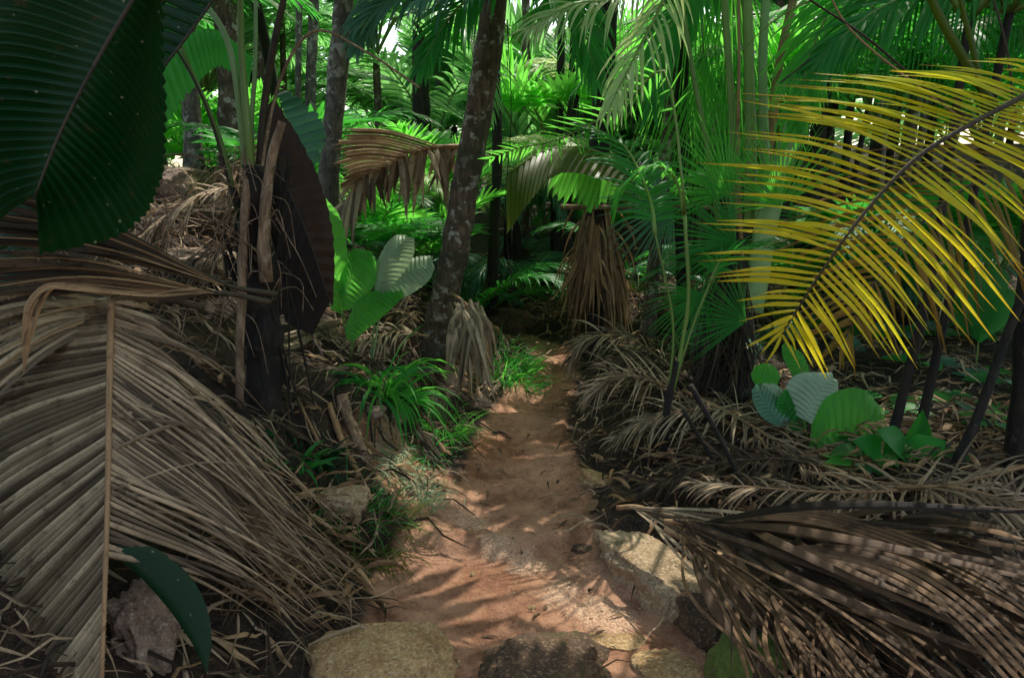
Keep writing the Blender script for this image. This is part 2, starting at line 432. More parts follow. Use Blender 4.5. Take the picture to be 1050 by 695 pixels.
def sheet(mb, rib, edge, n, seg=8, pleat=.006, bow=V((0, -.02, .06)), notch=.0, tone=None):
    """undivided pleated half blade between a rib and its edge, one surface"""
    tone = R.random() if tone is None else tone; rows = []
    for i in range(2 * n + 1):
        q = i / (2 * n); a, b = at(rib, q), at(edge, q)
        b = a + (b - a) * (1 - (notch * R.random() if i % 2 else 0))
        a2, b2 = at(rib, min(1, q + .02)), at(edge, min(1, q + .02)); a1, b1 = at(rib, max(0, q - .02)), at(edge, max(0, q - .02))
        Nn = ((b - a).cross((a2 + b2) - (a1 + b1)));  Nn = Nn.normalized() if Nn.length > 1e-9 else V((0, -1, 0))
        pts = spline([a, (a + b) * .5 + bow * (b - a).length, b], seg); row = []
        for k, p in enumerate(pts):
            w_ = math.sin(math.pi * min(1, k / seg * 1.15 + .02)) if k / seg < .85 else .35
            row.append(p + Nn * (pleat * (1 if i % 2 else -1) * (.25 + w_)))
        rows.append(row)
    for i, (a, b) in enumerate(zip(rows, rows[1:])):      # creases stay sharp: every fold has its own vertices
        A = [mb.add(p, i % 2, k / seg, tone) for k, p in enumerate(a)]; B = [mb.add(p, 1 - i % 2, k / seg, tone) for k, p in enumerate(b)]
        for k in range(seg): mb.f.append((A[k], A[k + 1], B[k + 1], B[k]))
def blade(mb, base, tip, N_, wid, nv=9, curl=-.15, shape='heart', pleat=.0, seg=12, cup=.12, tone=None, droopv=V((0, 0, 0))):
    """a broad leaf as one curved sheet; across it nv*2 columns"""
    L = (tip - base).length; T0 = (tip - base).normalized()
    S = T0.cross(N_).normalized(); U = S.cross(T0)
    tone = R.random() if tone is None else tone; rows = []
    for i in range(seg + 1):
        t = i / seg
        if shape == 'heart': w = wid * (max(0, math.sin(math.pi * t ** .62)) ** .75) * (1 if t < .5 else (1 - .35 * (t - .5)))
        elif shape == 'lance': w = wid * max(0, math.sin(math.pi * t ** .8)) ** .8
        else: w = wid * (t ** .8) * (1 if t < .8 else 1 - .5 * (t - .8) / .2)
        w = max(w, .003)
        c = base + T0 * (L * t) + U * (curl * L * (t * t)) + droopv * (t * t * L)
        row = []
        for k in range(-nv, nv + 1):
            s = k / nv
            back = -.12 * L * abs(s) ** 1.5 if shape == 'heart' else .10 * L * abs(s) * t
            ph = pleat * wid * (1 if k % 2 else -1) * min(1, t * 3)
            ruf = .03 * wid * math.sin(t * 9 + s * 3) * abs(s)
            row.append(mb.add(c + S * (w * s) + T0 * back * (1 - t if shape == 'heart' else 1) + U * (cup * wid * abs(s) ** 1.5 + ph + ruf), s * 3, t, tone))
        rows.append(row)
    for a, b in zip(rows, rows[1:]):
        for k in range(2 * nv): mb.f.append((a[k], a[k + 1], b[k + 1], b[k]))

def fan(mb, hub, axis, N_, Rr, spread=150, n=26, full=.5, droop=.25, fold=.35, seg=7, cone=.1):
    axis = axis.normalized(); S = axis.cross(N_).normalized(); U = S.cross(axis)
    da = 2 * rad(spread) / n
    for i in range(n):
        a = -rad(spread) + da * (i + .5)
        d = axis * math.cos(a + R.gauss(0, .012)) + S * math.sin(a) + U * (cone + R.gauss(0, .03))
        L = Rr * (1 - .28 * abs(a) / rad(160)) * R.uniform(.93, 1.05)
        def wf(t, L=L):
            w = t * L * math.tan(da / 2) * 1.02
            return w if t < full else full * L * math.tan(da / 2) * max(.03, 1 - ((t - full) / (1 - full)) ** 1.2)
        leaflet(mb, hub, d, U, L, 0, droop * R.uniform(.4, 1.8), seg, fold * 1.8, wfn=wf, twist=R.gauss(0, .25))

def rock(name, mat, label, c, size, seed, rz=0, group=None, flat=.5, freq=1.2, sub=5, tilt=(0, 0), cat='rock'):
    import bmesh
    bm = bmesh.new(); bmesh.ops.create_icosphere(bm, subdivisions=sub, radius=1)
    o_ = V((seed * 7.3, seed * 3.1, seed))
    for v in bm.verts:
        p = v.co.normalized()
        q = V([math.copysign(abs(x) ** .84, x) for x in p])
        d = 1 + .32 * noise.noise(p * freq + o_) + .14 * noise.noise(p * freq * 3 + o_) - .10 * abs(noise.noise(p * 4.5 + o_)) + .05 * noise.noise(p * 9 + o_) - .05 * abs(noise.noise(p * 14 + o_)) + .02 * noise.noise(p * 30 + o_)
        q = q * d
        if q.z > flat: q.z = flat + (q.z - flat) * .25
        v.co = V((q.x * size[0], q.y * size[1], q.z * size[2]))
    me = bpy.data.meshes.new(name); bm.to_mesh(me); bm.free()
    me.polygons.foreach_set('use_smooth', [True] * len(me.polygons)); me.materials.append(M[mat])
    o = bpy.data.objects.new(name, me); COL.objects.link(o); o.location = c; o.rotation_euler = (tilt[0], tilt[1], rz)
    return tag(o, label, cat, group)

# ------------------------------------------------------------------ ground sheet
def build_ground():
    SUNPATCH = [G(*p) for p in ((400, 470), (425, 492), (450, 512), (480, 535), (510, 556), (540, 580), (575, 608), (608, 628), (630, 636))]  # line of the sun patch that is paled in the soil colour
    def axis(a, b, fine0, fine1, st):
        out = [a]; v = a
        while v < b:
            if fine0 <= v <= fine1: s = st
            else: s = min(4.0, st + .16 * (fine0 - v if v < fine0 else v - fine1))
            v = min(b, v + s); out.append(v)
        return out
    def sym(a, b, f0, f1, st):
        right = axis(f0, b, f0, f1, st)
        left = [f0]; v = f0
        while v > a:
            v = max(a, v - min(4.0, st + .16 * (f0 - v))); left.append(v)
        return sorted(set(left[1:] + right))
    X = sym(-150, 150, -1.6, 1.9, .022); Y = sym(-20, 250, 1.2, 5.5, .024)
    mb = MB(); path = []; sunpatch = []
    for y in Y:
        l, r = edges(y)
        for x in X:
            mb.add((x, y, H(x, y)), 0, 0, 0)
            e = min(x - l, r - x); path.append(max(0, min(1, .5 + e * 4.5)))
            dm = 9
            if 2 < y < 3.9 and -1 < x < 1: dm = min(math.hypot(x - q.x, y - q.y) for q in SUNPATCH)
            sunpatch.append(max(0, 1 - dm / .19))
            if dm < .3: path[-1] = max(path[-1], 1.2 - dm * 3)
    nx = len(X)
    for j in range(len(Y) - 1):
        for i in range(nx - 1):
            a = j * nx + i; mb.f.append((a, a + 1, a + nx + 1, a + nx))
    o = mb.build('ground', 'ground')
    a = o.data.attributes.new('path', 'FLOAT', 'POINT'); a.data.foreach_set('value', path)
    a = o.data.attributes.new('sunpatch', 'FLOAT', 'POINT'); a.data.foreach_set('value', sunpatch)
    o['kind'] = 'structure'
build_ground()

# ------------------------------------------------------------------ light windows through the canopy
WIN = []
def win(p, r): WIN.append((p, r))
for px, py, r in ((418, 482, .12), (440, 505, .12), (470, 525, .13), (497, 545, .15), (520, 565, .14), (548, 588, .12), (575, 608, .10), (610, 628, .12)):
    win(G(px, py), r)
win(G(660, 560), .10); win(G(685, 585), .16); win(G(705, 605), .14)
win(W(850, 432, 3.4), .32); win(W(380, 290, 3.9), .35)
win(G(540, 420), .45); win(G(540, 400), .35)
for t in range(7): win(W(1030 - t * 36, 110 + t * 38, 2.05), .33)
win(W(980, 200, 2.05), .45); win(W(1040, 180, 2.05), .4)
win(W(715, 60, 5.5), .8); win(W(715, 160, 5.4), .7); win(W(720, 240, 3.9), .5); win(W(600, 70, 3.6), .4); win(W(640, 40, 3.7), .4); win(W(830, 90, 4.2), .35); win(W(800, 170, 4.2), .3); win(W(570, 175, 5.3), .4)
win(G(900, 400), .3); win(G(960, 430), .25); win(G(820, 350), .4); win(G(1000, 380), .3); win(W(780, 540, 2.3), .12); win(G(350, 410), .18); win(G(420, 350), .25); win(G(900, 520), .25); win(W(850, 510, 2.2), .08); win(G(600, 480, .2), .1); win(G(380, 430), .15)
win(W(120, 420, 1.9), .16); win(W(610, 290, 6.3), .6); win(W(485, 120, 4.6), .25); win(W(200, 250, 4.8), .3); win(G(180, 300), .25)
win(W(450, 270, 3.9), .3)
def lit(p, k=1.0, first=999):
    for c, r in WIN[:first]:
        d = p - c; s = d.dot(SUN)
        if s > .25 and (d - SUN * s).length < r * 1.25 * k: return True
    return False
def gap(p):                              # coherent openings in the canopy, wider over the far path and the wood
    q = p - SUN * ((p.z - .4) / SUN.z)
    th = .75 if q.y < 2.5 else (.5 if q.y < 3.7 else (-.05 if q.y < 4.3 else -.9))
    return noise.noise(V((q.x * 1.1, q.y * 1.1, 3.3))) + .5 * noise.noise(V((q.x * 3.1, q.y * 3.1, 1.3))) > th
def keep(p): return not lit(p)
FR = 1.08
def infront(p):                          # inside the camera's view, with a margin
    d = p - CAM; f = d.y * CP - d.z * SP
    if f < .05: return False
    u, v = d.x / f, (d.y * SP + d.z * CP) / f
    return abs(u) < .75 * FR and abs(v) < .5 * FR

# ------------------------------------------------------------------ palms
def arch(base, az, elev, L, sag, n=14):
    """a rachis that leaves base at an elevation and bends down"""
    h = V((math.sin(az), math.cos(az), 0)); pts = [base.copy()]; e = elev; p = base.copy()
    for i in range(n):
        p = p + (h * math.cos(e) + V((0, 0, 1)) * math.sin(e)) * (L / n)
        e -= sag / n * (.4 + 1.2 * i / n); pts.append(p)
    return pts
def frond(parent, pts, mat='green', ribmat='rib', n=34, L=.5, w=.016, ang=(70, 25), droop=.6, r0=.014, t0=.22, up=V((0, 0, 1)), name='frond', world=True, **kw):
    rb = MB(); tube(rb, pts, r0, r0 * .18, 5, flat=.7)
    fr = rb.build(name, ribmat, parent, world)
    lf = MB(); pinnate(lf, pts, up, n, L, w, ang, droop, t0, **kw)
    if lf.v:
        o = lf.build('leaflets', mat, None); o.parent = fr
        off = parent.location
        if world:
            o.data.transform(Matrix.Translation(-off))
    return fr
def fanleaf(parent, pts, Rr, mat='green', ribmat='rib', spread=140, n=26, full=.5, droop=.3, N_=None, axis=None, r0=.012):
    rb = MB(); tube(rb, pts, r0, r0 * .6, 5, flat=.6)
    fr = rb.build('frond', ribmat, parent)
    T = tan(pts, 1)
    N_ = N_ or V((0, -.6, 1)); axis = axis or T
    lf = MB(); fan(lf, pts[-1], axis, N_ - axis * N_.dot(axis) / axis.length_squared, Rr, spread, n, full, droop)
    o = lf.build('fan_blade', mat, None); o.parent = fr; o.data.transform(Matrix.Translation(-parent.location))
    return fr
def trunkmesh(parent, pts, r0, r1, mat, flare=.5, sides=16, seg=40, rough=.25, name='trunk'):
    mb = MB(); P = spline(pts, seg)
    P[0] = P[0] - V((0, 0, .12))
    tube(mb, P, r0, r1, sides, prof=lambda t: 1 + flare * math.exp(-t * 14), rough=rough)
    return mb.build(name, mat, parent)

# prototypes for repeats: meshes shared by copies
PROTO = {}
def proto_frond(key, mat, L=1.8, n=30, LL=.45, w=.017, droop=.7, elev=55, sag=100, up=V((0, 0, 1)), ribmat='rib', r0=.012, seg=5, miss=0.0, ang=(70, 25)):
    pts = arch(V((0, 0, 0)), 0, rad(elev), L, rad(sag))
    rb = MB(); tube(rb, pts, r0, r0 * .2, 5); a = rb.build('frond', ribmat)
    lf = MB(); pinnate(lf, pts, up, n, LL, w, ang, droop, .2, seg=seg, miss=miss); b = lf.build('leaflets', mat, a)
    PROTO[key] = (a, b)
def proto_fan(key, mat, L=.9, Rr=.55, spread=150, n=24, elev=60, sag=50, full=.5, droop=.35, tiltN=.5):
    pts = arch(V((0, 0, 0)), 0, rad(elev), L, rad(sag))
    rb = MB(); tube(rb, pts, .010, .006, 5); a = rb.build('frond', 'rib')
    T = tan(pts, 1); N_ = V((0, -tiltN, 1))
    lf = MB(); fan(lf, pts[-1], T, N_ - T * N_.dot(T), Rr, spread, n, full, droop, seg=6); b = lf.build('fan_blade', mat, a)
    PROTO[key] = (a, b)
proto_frond('arch', 'green'); proto_frond('arch2', 'green', 2.1, 36, .5, .015, 1.0, 62, 120)
proto_frond('weep', 'blue', 1.3, 30, .34, .011, 1.4, 58, 150); proto_frond('stiff', 'bright', 1.7, 30, .5, .02, .3, 68, 70)
proto_frond('far', 'far', 2.4, 26, .7, .032, .7, 60, 100, seg=4, r0=.02); proto_frond('farstiff', 'far', 2.2, 22, .75, .04, .4, 72, 60, seg=4, r0=.02)
proto_frond('palestiff', 'pale', 1.5, 26, .45, .016, .6, 65, 90); proto_frond('palearch', 'palesun', 1.9, 30, .5, .014, 1.0, 58, 120)
proto_fan('fan', 'green'); proto_fan('fanb', 'bright', .8, .5, 120, 20, 65, 40, .65, .2, .2); proto_fan('fanblue', 'blue', .7, .45, 130, 22, 50, 60, .6, .4)
used = set()
def put(parent, key, az, tilt=0, s=1.0, z=0.0, roll=0):
    a, b = PROTO[key]
    if key in used:
        c = a.copy(); COL.objects.link(c); d = b.copy(); COL.objects.link(d); d.parent = c
    else: c, d = a, b; used.add(key)
    c.parent = parent; c.location = (0, 0, z) if not isinstance(z, V) else z
    c.rotation_euler = (rad(tilt), roll, -az); c.scale = (s, s, s)
    return c
def rosette(name, label, cat, loc, keys, nf, s, tilt=(-8, 12), az0=None, h=0.0, r=.05, trunkmat='trunkdark', group=None, lean=V((0, 0, 0)), azr=(0, 2 * math.pi)):
    t = thing(name, label, cat, loc, group)
    top = V((0, 0, h)) + lean
    if h > 0:
        mb = MB(); P = spline([V((0, 0, -.15)), V((0, 0, h * .5)) + lean * .35, top], 16); tube(mb, P, r * 1.15, r * .85, 10, prof=lambda q: 1 + .5 * math.exp(-q * 12), rough=.2)
        mb.build('trunk', trunkmat, t, world=False)
    for i in range(nf):
        az = (az0 or R.random() * 6) + (azr[1] - azr[0]) * (i + R.uniform(-.25, .25)) / nf + azr[0]
        put(t, R.choice(keys), az, R.uniform(*tilt), s * R.uniform(.8, 1.15), top + V((0, 0, -R.random() * .03)))
    return t

# ================================================================== LEFT FOREGROUND
# the great dry frond leaning on the bank
t = thing('dead_palm_frond', 'huge dry grey-tan pleated palm frond hanging point down in the left foreground', 'palm frond', W(112, 312, 2.15))
rib = spline([W(114, 306, 2.18), W(112, 400, 2.02), W(110, 520, 1.78), W(104, 700, 1.48), W(98, 860, 1.30)], 40)
mb = MB(); tube(mb, rib, .013, .004, 8, flat=.7); mb.build('midrib', 'deadtan', t)
edgeL = spline([W(30, 330, 2.3), W(-70, 430, 2.2), W(-90, 600, 1.95), W(-90, 800, 1.65), W(-60, 960, 1.45), W(0, 1080, 1.25), W(70, 1150, 1.1)], 40)
mb = MB(); web(mb, rib, edgeL, 96, full=.93, seg=14, fold=.8, bow=V((-.03, -.02, .05)), ragged=.08, miss=.015, jit=.006); mb.build('pleated_blade', 'deadgrey', t)
edgeR = spline([W(160, 318, 2.3), W(240, 440, 2.15), W(330, 600, 2.05), W(350, 640, 2.0), W(340, 650, 1.95), W(310, 640, 1.9)], 40)
mb = MB(); web(mb, rib[:24], edgeR, 50, full=.45, seg=12, fold=.5, bow=V((.05, -.04, .07)), ragged=.15, jit=.04, wmul=.9, maxw=.015)
web(mb, rib[:18], spline([W(140, 318, 2.25), W(205, 420, 2.12), W(250, 530, 2.0), W(245, 570, 1.9)], 20), 44, full=.85, seg=8, fold=.7, bow=V((0, .01, .05)), jit=.014)
for i in range(150):
    a = at(rib, R.uniform(.05, .5)); q = R.random()
    b = W(260 + 130 * q + R.gauss(0, 22), 500 + 140 * q + R.gauss(0, 30), 2.35 + R.gauss(0, .12)); b.z = max(b.z, H(b.x, b.y) + .02)
    m_ = (a + b) * .5 + V((R.gauss(0, .03), -.03, R.uniform(.0, .12)))
    strip(mb, spline([a, m_, b], 10), lanceo(R.uniform(.002, .008)), V((.2, -1, .5)), .5, twist=R.uniform(-2, 2))
mb.build('loose_leaflets', 'dead', t)
# the darker fronds above it
for nm, lab, y0, y1, mat, root, Yd, cnt, wv in (
        ('dead_palm_frond', 'dark dry frond with pale edge lines running from the left border towards the spiny trunk', 172, 262, 'deaddark', (232, 292), 2.5, 18, .018),
        ('dead_palm_frond', 'dark brown dry frond lying flat between the giant tan frond and the dark frond above', 262, 318, 'deaddark', (222, 300), 2.35, 14, .017),
        ('dead_palm_frond', 'shaded dry frond drooping behind the top of the giant tan frond at the left border', 315, 470, 'deadgrey', (150, 306), 2.32, 22, .012)):
    t = thing(nm, lab, 'palm frond', W(*root, Yd)); rp = W(*root, Yd)
    mb = MB(); tube(mb, spline([rp + V((.15, .1, -.05)), rp, W(root[0] - 60, (y0 + root[1]) / 2 + 30, Yd - .1)], 10), .012, .006, 6); mb.build('stalk', 'ribdark', t)
    mb = MB()
    for i in range(cnt):
        q = i / (cnt - 1); e = W(-70 + R.gauss(0, 15), y0 + (y1 - y0) * q + R.gauss(0, 3), Yd - .45)
        b = rp.lerp(W(root[0] - 60, (y0 + root[1]) / 2 + 30, Yd - .1), R.random() * .8)
        strip(mb, spline([b, (b + e) * .5 + V((0, 0, .05)), e], 10), lanceo(wv * R.uniform(.7, 1.3)), V((.1, -.8, .7)), .45)
    mb.build('leaflets', mat, t)
    mb = MB()
    for i in range(3):
        q = (i + .3) / 3; e = W(-70, y0 + (y1 - y0) * q, Yd - .47)
        b = rp + V((0, -.02, .0)); strip(mb, spline([b, (b + e) * .5 + V((0, -.015, .06)), e], 12), lanceo(.0035), V((0, -1, .5)), .5)
    mb.build('leaf_edge', 'deadtan', t)
mb = MB(); strip(mb, spline([W(212, 300, 2.2), W(150, 302, 2.1), W(80, 293, 2.0), W(45, 294, 1.95), W(28, 318, 1.93), W(26, 350, 1.93), W(24, 384, 1.93)], 26), lanceo(.012, .2, .8), V((.3, -1, .8)), .5)
for k in range(5):
    o_ = V((R.gauss(0, .004), .004 * k, R.gauss(0, .007))); strip(mb, [p + o_ * (1 + 2 * math.sin(j * .3 + k)) for j, p in enumerate(spline([W(205, 300, 2.19), W(150, 303, 2.1), W(80, 295, 2.0), W(46, 295, 1.95), W(29, 318, 1.93), W(27, 350, 1.93), W(26, 376 - 6 * k, 1.93)], 26))], lanceo(.005, .3, .7), V((.3, -1, .8)), .5, twist=R.uniform(-.6, .6))
solo(mb, 'dry_leaf_strap', 'deadtan', 'pale tan leaf strap bent sharply downward above the giant dry frond', 'dry leaf')
# big deep green leaf, top left
t = thing('overhanging_palm_leaf', 'huge undivided dark green pleated leaf filling the top left corner', 'palm leaf', W(150, -30, 1.95))
rib = spline([W(175, -60, 2.0), W(130, 10, 1.95), W(95, 70, 1.9), W(62, 135, 1.86), W(36, 200, 1.82)], 30)
mb = MB(); tube(mb, rib, .007, .003, 6); mb.build('midrib', 'ribdark', t)
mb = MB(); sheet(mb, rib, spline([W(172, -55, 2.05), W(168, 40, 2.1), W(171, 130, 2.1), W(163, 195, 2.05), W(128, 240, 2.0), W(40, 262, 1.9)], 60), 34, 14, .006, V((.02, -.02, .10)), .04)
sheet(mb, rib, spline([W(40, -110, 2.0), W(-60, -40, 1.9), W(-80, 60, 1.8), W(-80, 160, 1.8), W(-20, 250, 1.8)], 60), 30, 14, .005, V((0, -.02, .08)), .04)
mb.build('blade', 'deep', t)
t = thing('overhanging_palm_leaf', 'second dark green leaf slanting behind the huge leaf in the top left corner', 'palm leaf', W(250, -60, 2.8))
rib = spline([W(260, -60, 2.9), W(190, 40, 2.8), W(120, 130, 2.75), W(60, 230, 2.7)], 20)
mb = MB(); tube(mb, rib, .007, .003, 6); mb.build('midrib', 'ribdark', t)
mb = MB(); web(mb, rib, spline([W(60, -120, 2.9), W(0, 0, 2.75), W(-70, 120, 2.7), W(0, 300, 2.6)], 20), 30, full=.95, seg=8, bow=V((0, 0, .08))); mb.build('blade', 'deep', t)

# spiny stilt palm on the left bank
base = G(268, 415); base = V((base.x, base.y, base.z))
YB = base.y
t = thing('stilt_palm', 'young palm with dark rooty trunk and upright green stalks on the left bank', 'palm', base)
trunkmesh(t, [W(266, 425, YB), W(268, 340, YB), W(264, 250, YB), W(262, 170, YB)], .085, .055, 'trunkdark', rough=.9)
trunkmesh(t, [W(246, 410, YB - .12), W(247, 330, YB - .12), W(250, 240, YB - .1), W(256, 150, YB)], .017, .02, 'log', flare=.3, rough=.6, name='pale_root')
trunkmesh(t, [W(270, 262, YB - .1), W(272, 215, YB - .1), W(278, 165, YB - .1), W(289, 125, YB - .1)], .026, .016, 'log', flare=.1, rough=.8, name='broken_stub')
for pts, r, mt in (([(262, 250), (255, 140), (248, 60), (246, -40)], .022, 'rib'), ([(258, 260), (258, 130), (262, 60), (262, -40)], .014, 'ribpale'),
                   ([(262, 250), (270, 120), (282, 40), (300, -40)], .022, 'ribdark'), ([(248, 240), (228, 150), (195, 70), (160, -10), (150, -40)], .012, 'rib'),
                   ([(246, 230), (215, 120), (180, 50), (125, -20)], .008, 'ribdark'), ([(262, 240), (272, 150), (290, 75), (322, 32), (370, 50), (430, 90)], .009, 'log'),
                   ([(255, 210), (238, 60), (208, 0), (190, -30)], .017, 'ribpale')):
    mb = MB(); tube(mb, spline([W(x, y, YB + R.uniform(-.05, .1)) for x, y in pts], 24), r, r * .55, 7, rough=.15); mb.build('leaf_stalk', mt, t)
mb = MB()
for i in range(75):
    a = W(R.uniform(225, 285), R.uniform(170, 330), YB + R.uniform(-.1, .1))
    d = V((R.uniform(-1, .7), R.uniform(-.8, .2), R.uniform(-.2, .5))); e = a + d * R.uniform(.1, .55); e.z -= R.uniform(.0, .35)
    tube(mb, spline([a, (a + e) * .5 + V((R.gauss(0, .05), R.gauss(0, .03), R.uniform(.0, .14))), e], 8), .0035, .0015, 4, cap=False)
mb.build('root_tangle', 'log', t)
mb = MB()
for i in range(22):
    a = W(R.uniform(225, 300), R.uniform(150, 260), YB + .05); b = G(R.uniform(215, 330), R.uniform(395, 430)); b.y = a.y + R.uniform(-.1, .15); b.z = H(b.x, b.y)
    tube(mb, spline([a, (a + b) * .5 + V((R.gauss(0, .02), 0, 0)), b], 8), R.uniform(.004, .014), .004, 5, rough=.3, cap=False)
mb.build('stilt_roots', 'trunkdark', t)
# leaves carried by those stalks, mostly above the frame
for az, el, L in ((-.9, 50, 1.6), (.9, 40, 1.6), (2.4, 50, 1.5), (0, 60, 1.7)):
    frond(t, arch(W(262, -40, YB + .1), az, rad(el), L, rad(80)), 'green', n=30, L=.5, w=.03, droop=.5, keep=keep)
# red-brown big leaf behind it
t = thing('fallen_palm_leaf', 'dark red-brown undivided leaf leaning upright behind the rooty palm', 'palm leaf', W(330, 305, YB + .5))
rib = spline([W(268, 120, YB + .6), W(290, 180, YB + .55), W(315, 240, YB + .5), W(338, 310, YB + .5)], 16)
mb = MB(); tube(mb, rib, .006, .004, 5); mb.build('midrib', 'ribdark', t)
mb = MB(); sheet(mb, rib, spline([W(282, 100, YB + .65), W(322, 170, YB + .6), W(342, 240, YB + .55), W(342, 315, YB + .5)], 16), 16, bow=V((0, 0, .05)), notch=.06)
sheet(mb, rib, spline([W(262, 160, YB + .6), W(268, 240, YB + .5), W(285, 320, YB + .45), W(320, 345, YB + .45)], 16), 16, bow=V((0, 0, .02)), notch=.06)
mb.build('blade', 'deadred', t)
# curved green leaves right of it
t = thing('green_palm_leaf', 'blue-green folded leaf hanging behind the rooty palm', 'palm leaf', W(300, 185, YB + .9))
mb = MB(); web(mb, spline([W(285, 100, YB + .9), W(300, 140, YB + .9), W(312, 182, YB + .85)], 10), spline([W(300, 95, YB + 1), W(335, 130, YB + .9), W(318, 185, YB + .8)], 10), 10, full=.9); mb.build('blade', 'blue', t)
t = thing('green_palm_leaf', 'broad dark green leaf arching across behind the stalks of the rooty palm', 'palm leaf', W(165, 70, YB + .6))
rib = spline([W(260, 60, YB + .8), W(220, 30, YB + .7), W(185, 45, YB + .6), W(150, 110, YB + .5)], 16)
mb = MB(); sheet(mb, rib, spline([W(255, 90, YB + .8), W(225, 70, YB + .7), W(200, 90, YB + .6), W(165, 140, YB + .5)], 16), 18, notch=.15); mb.build('blade', 'green', t)

# bright young palm with undivided leaves
b0 = G(385, 372); t = thing('young_palm', 'bright green young palm with broad split leaves growing from the left bank', 'young palm', b0); Yb = b0.y
def young_leaf(parent, stalk, rib, el, er, mat, Y, n=14, stem='rib', pl=.004, nt_=.03):
    mb = MB(); tube(mb, spline([W(x, y, Y) for x, y in stalk], 10), .007, .005, 6); s = mb.build('leaf_stalk', stem, parent)
    mb = MB(); rp = spline([W(x, y, Y - .01) for x, y in rib], 12)
    for e, oy in ((el, .06), (er, -.04)):
        if e: sheet(mb, rp, spline([W(x, y, Y + oy) for x, y in e], 12), n, pleat=pl, bow=V((0, -.03, .07)), notch=nt_)
    return mb.build('leaf_blade', mat, parent)
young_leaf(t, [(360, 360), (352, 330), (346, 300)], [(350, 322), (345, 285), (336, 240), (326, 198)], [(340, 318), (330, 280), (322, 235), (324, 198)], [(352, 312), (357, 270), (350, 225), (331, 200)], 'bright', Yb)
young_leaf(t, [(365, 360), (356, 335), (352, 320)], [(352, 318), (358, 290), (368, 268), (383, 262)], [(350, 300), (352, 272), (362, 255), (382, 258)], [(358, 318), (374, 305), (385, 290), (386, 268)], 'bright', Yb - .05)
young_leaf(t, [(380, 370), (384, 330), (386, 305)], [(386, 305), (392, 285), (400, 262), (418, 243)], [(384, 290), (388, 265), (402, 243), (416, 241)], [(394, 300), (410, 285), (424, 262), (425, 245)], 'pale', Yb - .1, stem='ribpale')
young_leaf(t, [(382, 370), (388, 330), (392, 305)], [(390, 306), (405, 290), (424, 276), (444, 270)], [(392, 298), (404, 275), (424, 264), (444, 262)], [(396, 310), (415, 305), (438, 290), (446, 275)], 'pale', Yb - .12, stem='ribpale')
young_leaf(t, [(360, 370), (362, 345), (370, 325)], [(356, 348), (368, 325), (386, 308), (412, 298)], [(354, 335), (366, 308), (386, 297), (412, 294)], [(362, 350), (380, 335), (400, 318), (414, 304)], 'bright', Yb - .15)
# fallen log stalks
for nm, lab, P_, r, mt in (('fallen_stalk', 'pinkish weathered palm stalk leaning down the left bank beside the grass', [(350, 408, .25), (362, 440, .12), (376, 470, .06)], .034, 'log'),
        ('fallen_stalk', 'thin orange-brown stalk running down from the rooty trunk', [(288, 362, .3), (306, 410, .15), (328, 455, .05)], .012, 'deadtan'),
        ('fallen_stalk', 'red-brown curved stalk beside the pinkish weathered one', [(338, 415, .2), (350, 450, .12), (368, 488, .05)], .018, 'deadtan'),
        ('dry_leaf_bundle', 'grey pleated dry leaf bundle lying behind the rooty trunk', [(288, 356, .1), (320, 345, .1), (350, 336, .1)], .045, 'deadgrey')):
    mb = MB(); Pw = [G(x, y) for x, y, _ in P_]; Yl = Pw[1].y
    pts = spline([W(x, y, Pw[k].y - .05) for k, (x, y, _) in enumerate(P_)], 12)
    if nm == 'dry_leaf_bundle':
        for k in range(14):
            o_ = V((0, R.gauss(0, .03), (k - 7) * .011)); strip(mb, [p + o_ for p in pts], lambda q: .008, V((0, -1, .2)), .6)
        for q in mb.v: pass
    else: tube(mb, pts, r, r * .7, 9, rough=.6)
    solo(mb, nm, mt, lab, 'dry stalk' if nm == 'fallen_stalk' else 'dry leaf')

# ================================================================== TRUNKS AND TALL PALMS
def crown(parent, top, nf, L, keys=None, mat='green', dens=34, LL=.6, w=.022, el=(10, 60), sag=80, skip=True, az0=0, hide=True):
    for i in range(nf + 2):
        az = az0 + 2 * math.pi * i / (nf + 2) + R.uniform(-.2, .2)
        pts = arch(top, az, rad(R.uniform(*el)), L * R.uniform(.85, 1.1), rad(sag * R.uniform(.8, 1.2)))
        if any(lit(p, .9, 8) for p in pts[1:]): continue
        k = lambda p: not lit(p) and not gap(p) and not (infront(p) and p.y < 5.2)
        frond(parent, pts, mat, n=dens, L=LL, w=w, droop=.7, r0=.016, seg=4, keep=k)
def tall(label, px, mat, r0, r1, H_, nf=9, L=2.2, Y=None, group=None, name='tall_palm', crownmat='green', flare=.5, dens=30, rough=.25):
    """trunk through photo positions (low to high), carried on up to height H_ and crowned above the frame"""
    g = G(*px[0]) if Y is None else None
    Y0 = g.y if g else Y
    P = [W(x, y, Y0 + .0 * k) for k, (x, y) in enumerate(px)]
    P[0].z = H(P[0].x, P[0].y) - .02
    d = (P[-1] - P[-2]).normalized(); d = (d + V((0, 0, .5))).normalized()
    top = P[-1] + d * ((H_ - P[-1].z) / max(.3, d.z))
    t = thing(name, label, 'palm', P[0], group)
    trunkmesh(t, P + [(P[-1] + top) * .5 + V((.0, 0, .1)), top], r0, r1, mat, flare, rough=rough)
    if nf: crown(t, top, nf, L, mat=crownmat, dens=dens, az0=R.random() * 6)
    return t
tall('leaning palm trunk with grey lichen patches at the left edge of the path', [(447, 362), (452, 330), (468, 250), (486, 140), (505, 20)], 'trunk', .105, .085, 5.2, 10, 2.6)
tall('slender pale grey palm trunk standing behind the young bright palm', [(333, 250), (337, 180), (345, 90), (352, 0)], 'trunkgrey', .075, .065, 6.0, 9, 2.4, Y=5.2)
